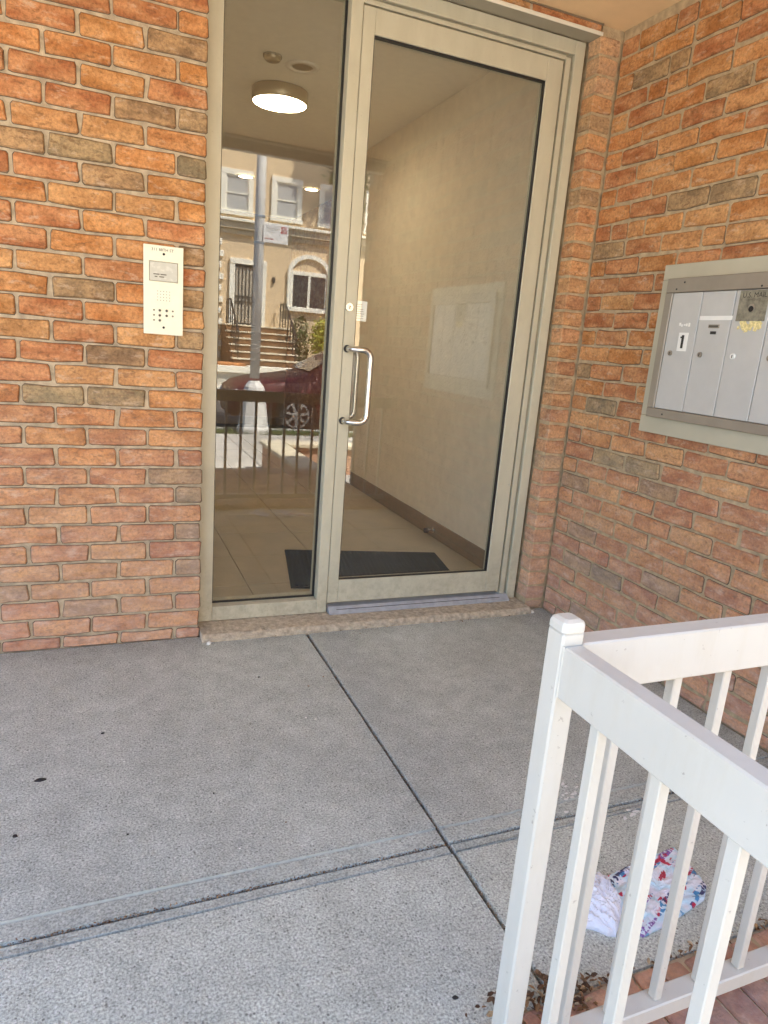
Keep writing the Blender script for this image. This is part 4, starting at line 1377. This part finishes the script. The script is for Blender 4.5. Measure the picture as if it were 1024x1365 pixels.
# entrance door with security grille
d = MB()
d.box(3.84, 4.02, HY + .001, HY + .10, 1.50, 3.50, .01)
d.box(4.92, 5.10, HY + .001, HY + .10, 1.50, 3.50, .01)
d.box(3.84, 5.10, HY + .001, HY + .12, 3.501, 3.68, .01)
df = d.build('door_surround', M_HTRIM, hs)
MB().box(4.02, 4.92, HY + .001, HY + .03, 1.50, 3.50).build('door_panel', M_HDOOR, df)
d = MB()
for z in (1.52, 2.25, 2.42, 3.42):
    d.box(4.03, 4.91, HY + .04, HY + .065, z, z + .05)
for i in range(8):
    d.box(4.03 + i * .122, 4.055 + i * .122, HY + .042, HY + .06, 1.57, 3.42)
d.build('security_grille', M_IRON, df)
# arched window
a_ = MB()
xc, hw_, zt = 6.655, .80, 3.42
a_.box(xc - hw_, xc - hw_ + .16, HY + .001, HY + .10, 2.28, zt, .01)
a_.box(xc + hw_ - .16, xc + hw_, HY + .001, HY + .10, 2.28, zt, .01)
a_.box(xc - hw_ - .05, xc + hw_ + .05, HY + .001, HY + .14, 2.12, 2.279, .01)
a_.box(xc - hw_ + .161, xc + hw_ - .161, HY + .001, HY + .07, 3.36, 3.50, .01)
n = 16
for i in range(n):
    t0, t1 = math.pi * i / n, math.pi * (i + 1) / n
    a_.prism([(xc + hw_ * math.cos(t0), zt + .66 * math.sin(t0)), (xc + hw_ * math.cos(t1), zt + .66 * math.sin(t1)), (xc + (hw_ - .16) * math.cos(t1), zt + .52 * math.sin(t1)), (xc + (hw_ - .16) * math.cos(t0), zt + .52 * math.sin(t0))], 'y', HY + .001, HY + .10)
af = a_.build('arched_window', M_HTRIM, hs)
s_ = MB()
s_.box(xc - .045, xc + .045, HY + .003, HY + .06, 2.285, 3.355)
s_.box(xc - hw_ + .165, xc - hw_ + .21, HY + .003, HY + .06, 2.285, 3.355)
s_.box(xc + hw_ - .21, xc + hw_ - .165, HY + .003, HY + .06, 2.285, 3.355)
s_.build('sash', M_HTRIM, af)
MB().box(xc - hw_ + .16, xc + hw_ - .16, HY + .002, HY + .02, 2.28, 3.36).build('pane', M_GLASS_F, af)
qb = MB().box(-.15, .15, .0005, .07, 0, .20, .012).mesh('quoin', M_HTRIM)
for i in range(11):
    place('quoin', qb, (3.42 + (i % 2) * .07, HY, .35 + i * .37), hs)
wl = MB().box(5.33, 5.42, HY + .001, HY + .09, 3.0, 3.20, .02).build('wall_lamp', M_IRON, hs)
# stoop
for i in range(6):
    z1 = 1.50 - i * .21
    y1 = HY + 1.0 + i * .30
    y0 = HY + .002 if i == 0 else y1 - .2995
    s_ = MB().box(3.62, 5.75, y0, y1, .10, z1 - .05).build('step', M_STEPB, hs)
    MB().box(3.58, 5.79, y0, y1 + .03, z1 - .0495, z1, .008).build('tread', M_STEPT, s_)
for x in (3.75, 5.62):
    r_ = MB()
    r_.tube([(x, HY + .15, 2.3), (x, HY + .95, 2.3), (x, HY + 2.6, 1.15)], .03, 8)
    for i in range(7):
        y = HY + .2 + i * .38
        zt = 2.3 if y < HY + .95 else 2.3 - (y - HY - .95) * .697
        r_.tube([(x, y, .3), (x, y, zt)], .022, 6)
    r_.build('stair_railing', M_IRON, hs)
pb = thing('planter_bed', (2.9, HY + 3.0, .14), 'orange planted bed with white kerb in front of the far stoop', 'planter')
MB().box(.9, 4.0, HY + 2.60, HY + 2.9, .0, .20, .01).build('kerb_stone', M_HTRIM, pb)
MB().box(.9, 4.0, HY + 2.0, HY + 2.595, .0, .30, .05).build('planting', M_ORANGE, pb)
MB().box(4.001, 7.5, HY + 2.60, HY + 2.9, .0, .24, .01).build('kerb_stone', M_HTRIM, pb)

def foliage(c, rx, ry, rz, n, s, hole=.35):
    mb = MB()
    cl = [(rng.gauss(0, .45), rng.gauss(0, .45), rng.gauss(0, .45)) for _ in range(26)]
    for i in range(n):
        q = rng.choice(cl)
        p = Vector((q[0] + rng.gauss(0, .2), q[1] + rng.gauss(0, .2), q[2] + rng.gauss(0, .2)))
        if p.length > 1.1:
            p *= 1.0 / p.length
        p = Vector((c[0] + p.x * rx, c[1] + p.y * ry, c[2] + p.z * rz))
        d1 = Vector((rng.gauss(0, 1), rng.gauss(0, 1), rng.gauss(0, 1))).normalized()
        d2 = d1.cross(Vector((rng.gauss(0, 1), rng.gauss(0, 1), rng.gauss(0, 1)))).normalized()
        a = s * rng.uniform(.6, 1.3)
        mb.add([p - d1 * a, p + d2 * a * .5, p + d1 * a, p - d2 * a * .5], [(0, 1, 2, 3)])
    return mb
b1 = thing('round_bush', (6.92, HY + 1.3, .14), 'bright yellow green bush beside the far stoop', 'bush')
foliage((6.92, HY + 1.3, 1.15), .50, .5, .80, 2800, .055).build('foliage', M_BUSH, b1)
MB().tube([(6.92, HY + 1.3, .10), (6.92, HY + 1.3, .8)], [.05, .03], 8).build('stem', M_BARK, b1)
b2_ = thing('leafy_shrub', (6.15, HY + 1.0, .14), 'loose green shrub between the stoop and the yellow bush', 'bush')
foliage((6.15, HY + 1.0, 1.0), .35, .4, .9, 1300, .05).build('foliage', M_BUSHD, b2_)
MB().tube([(6.15, HY + 1.0, .10), (6.15, HY + 1.0, .9)], [.03, .02], 8).build('stem', M_BARK, b2_)

shade_tree = thing('street_tree', (10.2, -18.4, 0), 'unseen tall tree added on the far sidewalk to shade the stucco house', 'tree')  # added out of view; crown placed to cast a shadow on the house
foliage((10.5, -18.5, 14.0), 1.5, .7, 1.3, 3600, .16).build('crown', M_BUSHD, shade_tree)
MB().tube([(10.2, -18.4, -.4), (10.18, -18.42, 5), (10.22, -18.5, 9.5), (10.45, -18.5, 13.8)], [.2, .17, .13, .04], 10).build('trunk', M_BARK, shade_tree, True)
tr_ = thing('street_tree', (4.6, -8.6, SZ), 'leafy street tree by the kerb right of the porch, seen mirrored beside the door', 'tree')
foliage((4.7, -8.6, 4.4), 1.6, 1.5, 1.5, 5200, .075).build('crown', M_BUSHD, tr_)
tb = MB()
tb.tube([(4.6, -8.6, SZ - .05), (4.62, -8.6, 1.2), (4.66, -8.58, 2.6), (4.7, -8.6, 4.2)], [.12, .10, .08, .03], 10)
for q in ((-.9, .2, 1.7), (.8, -.4, 1.8), (.2, .9, 1.9), (-.2, -.8, 1.6)):
    tb.tube([(4.65, -8.59, 2.4), (4.65 + q[0] * .5, -8.6 + q[1] * .5, 2.4 + q[2] * .6), (4.65 + q[0], -8.6 + q[1], 2.4 + q[2])], [.05, .035, .012], 7)
tb.build('trunk', M_BARK, tr_, True)
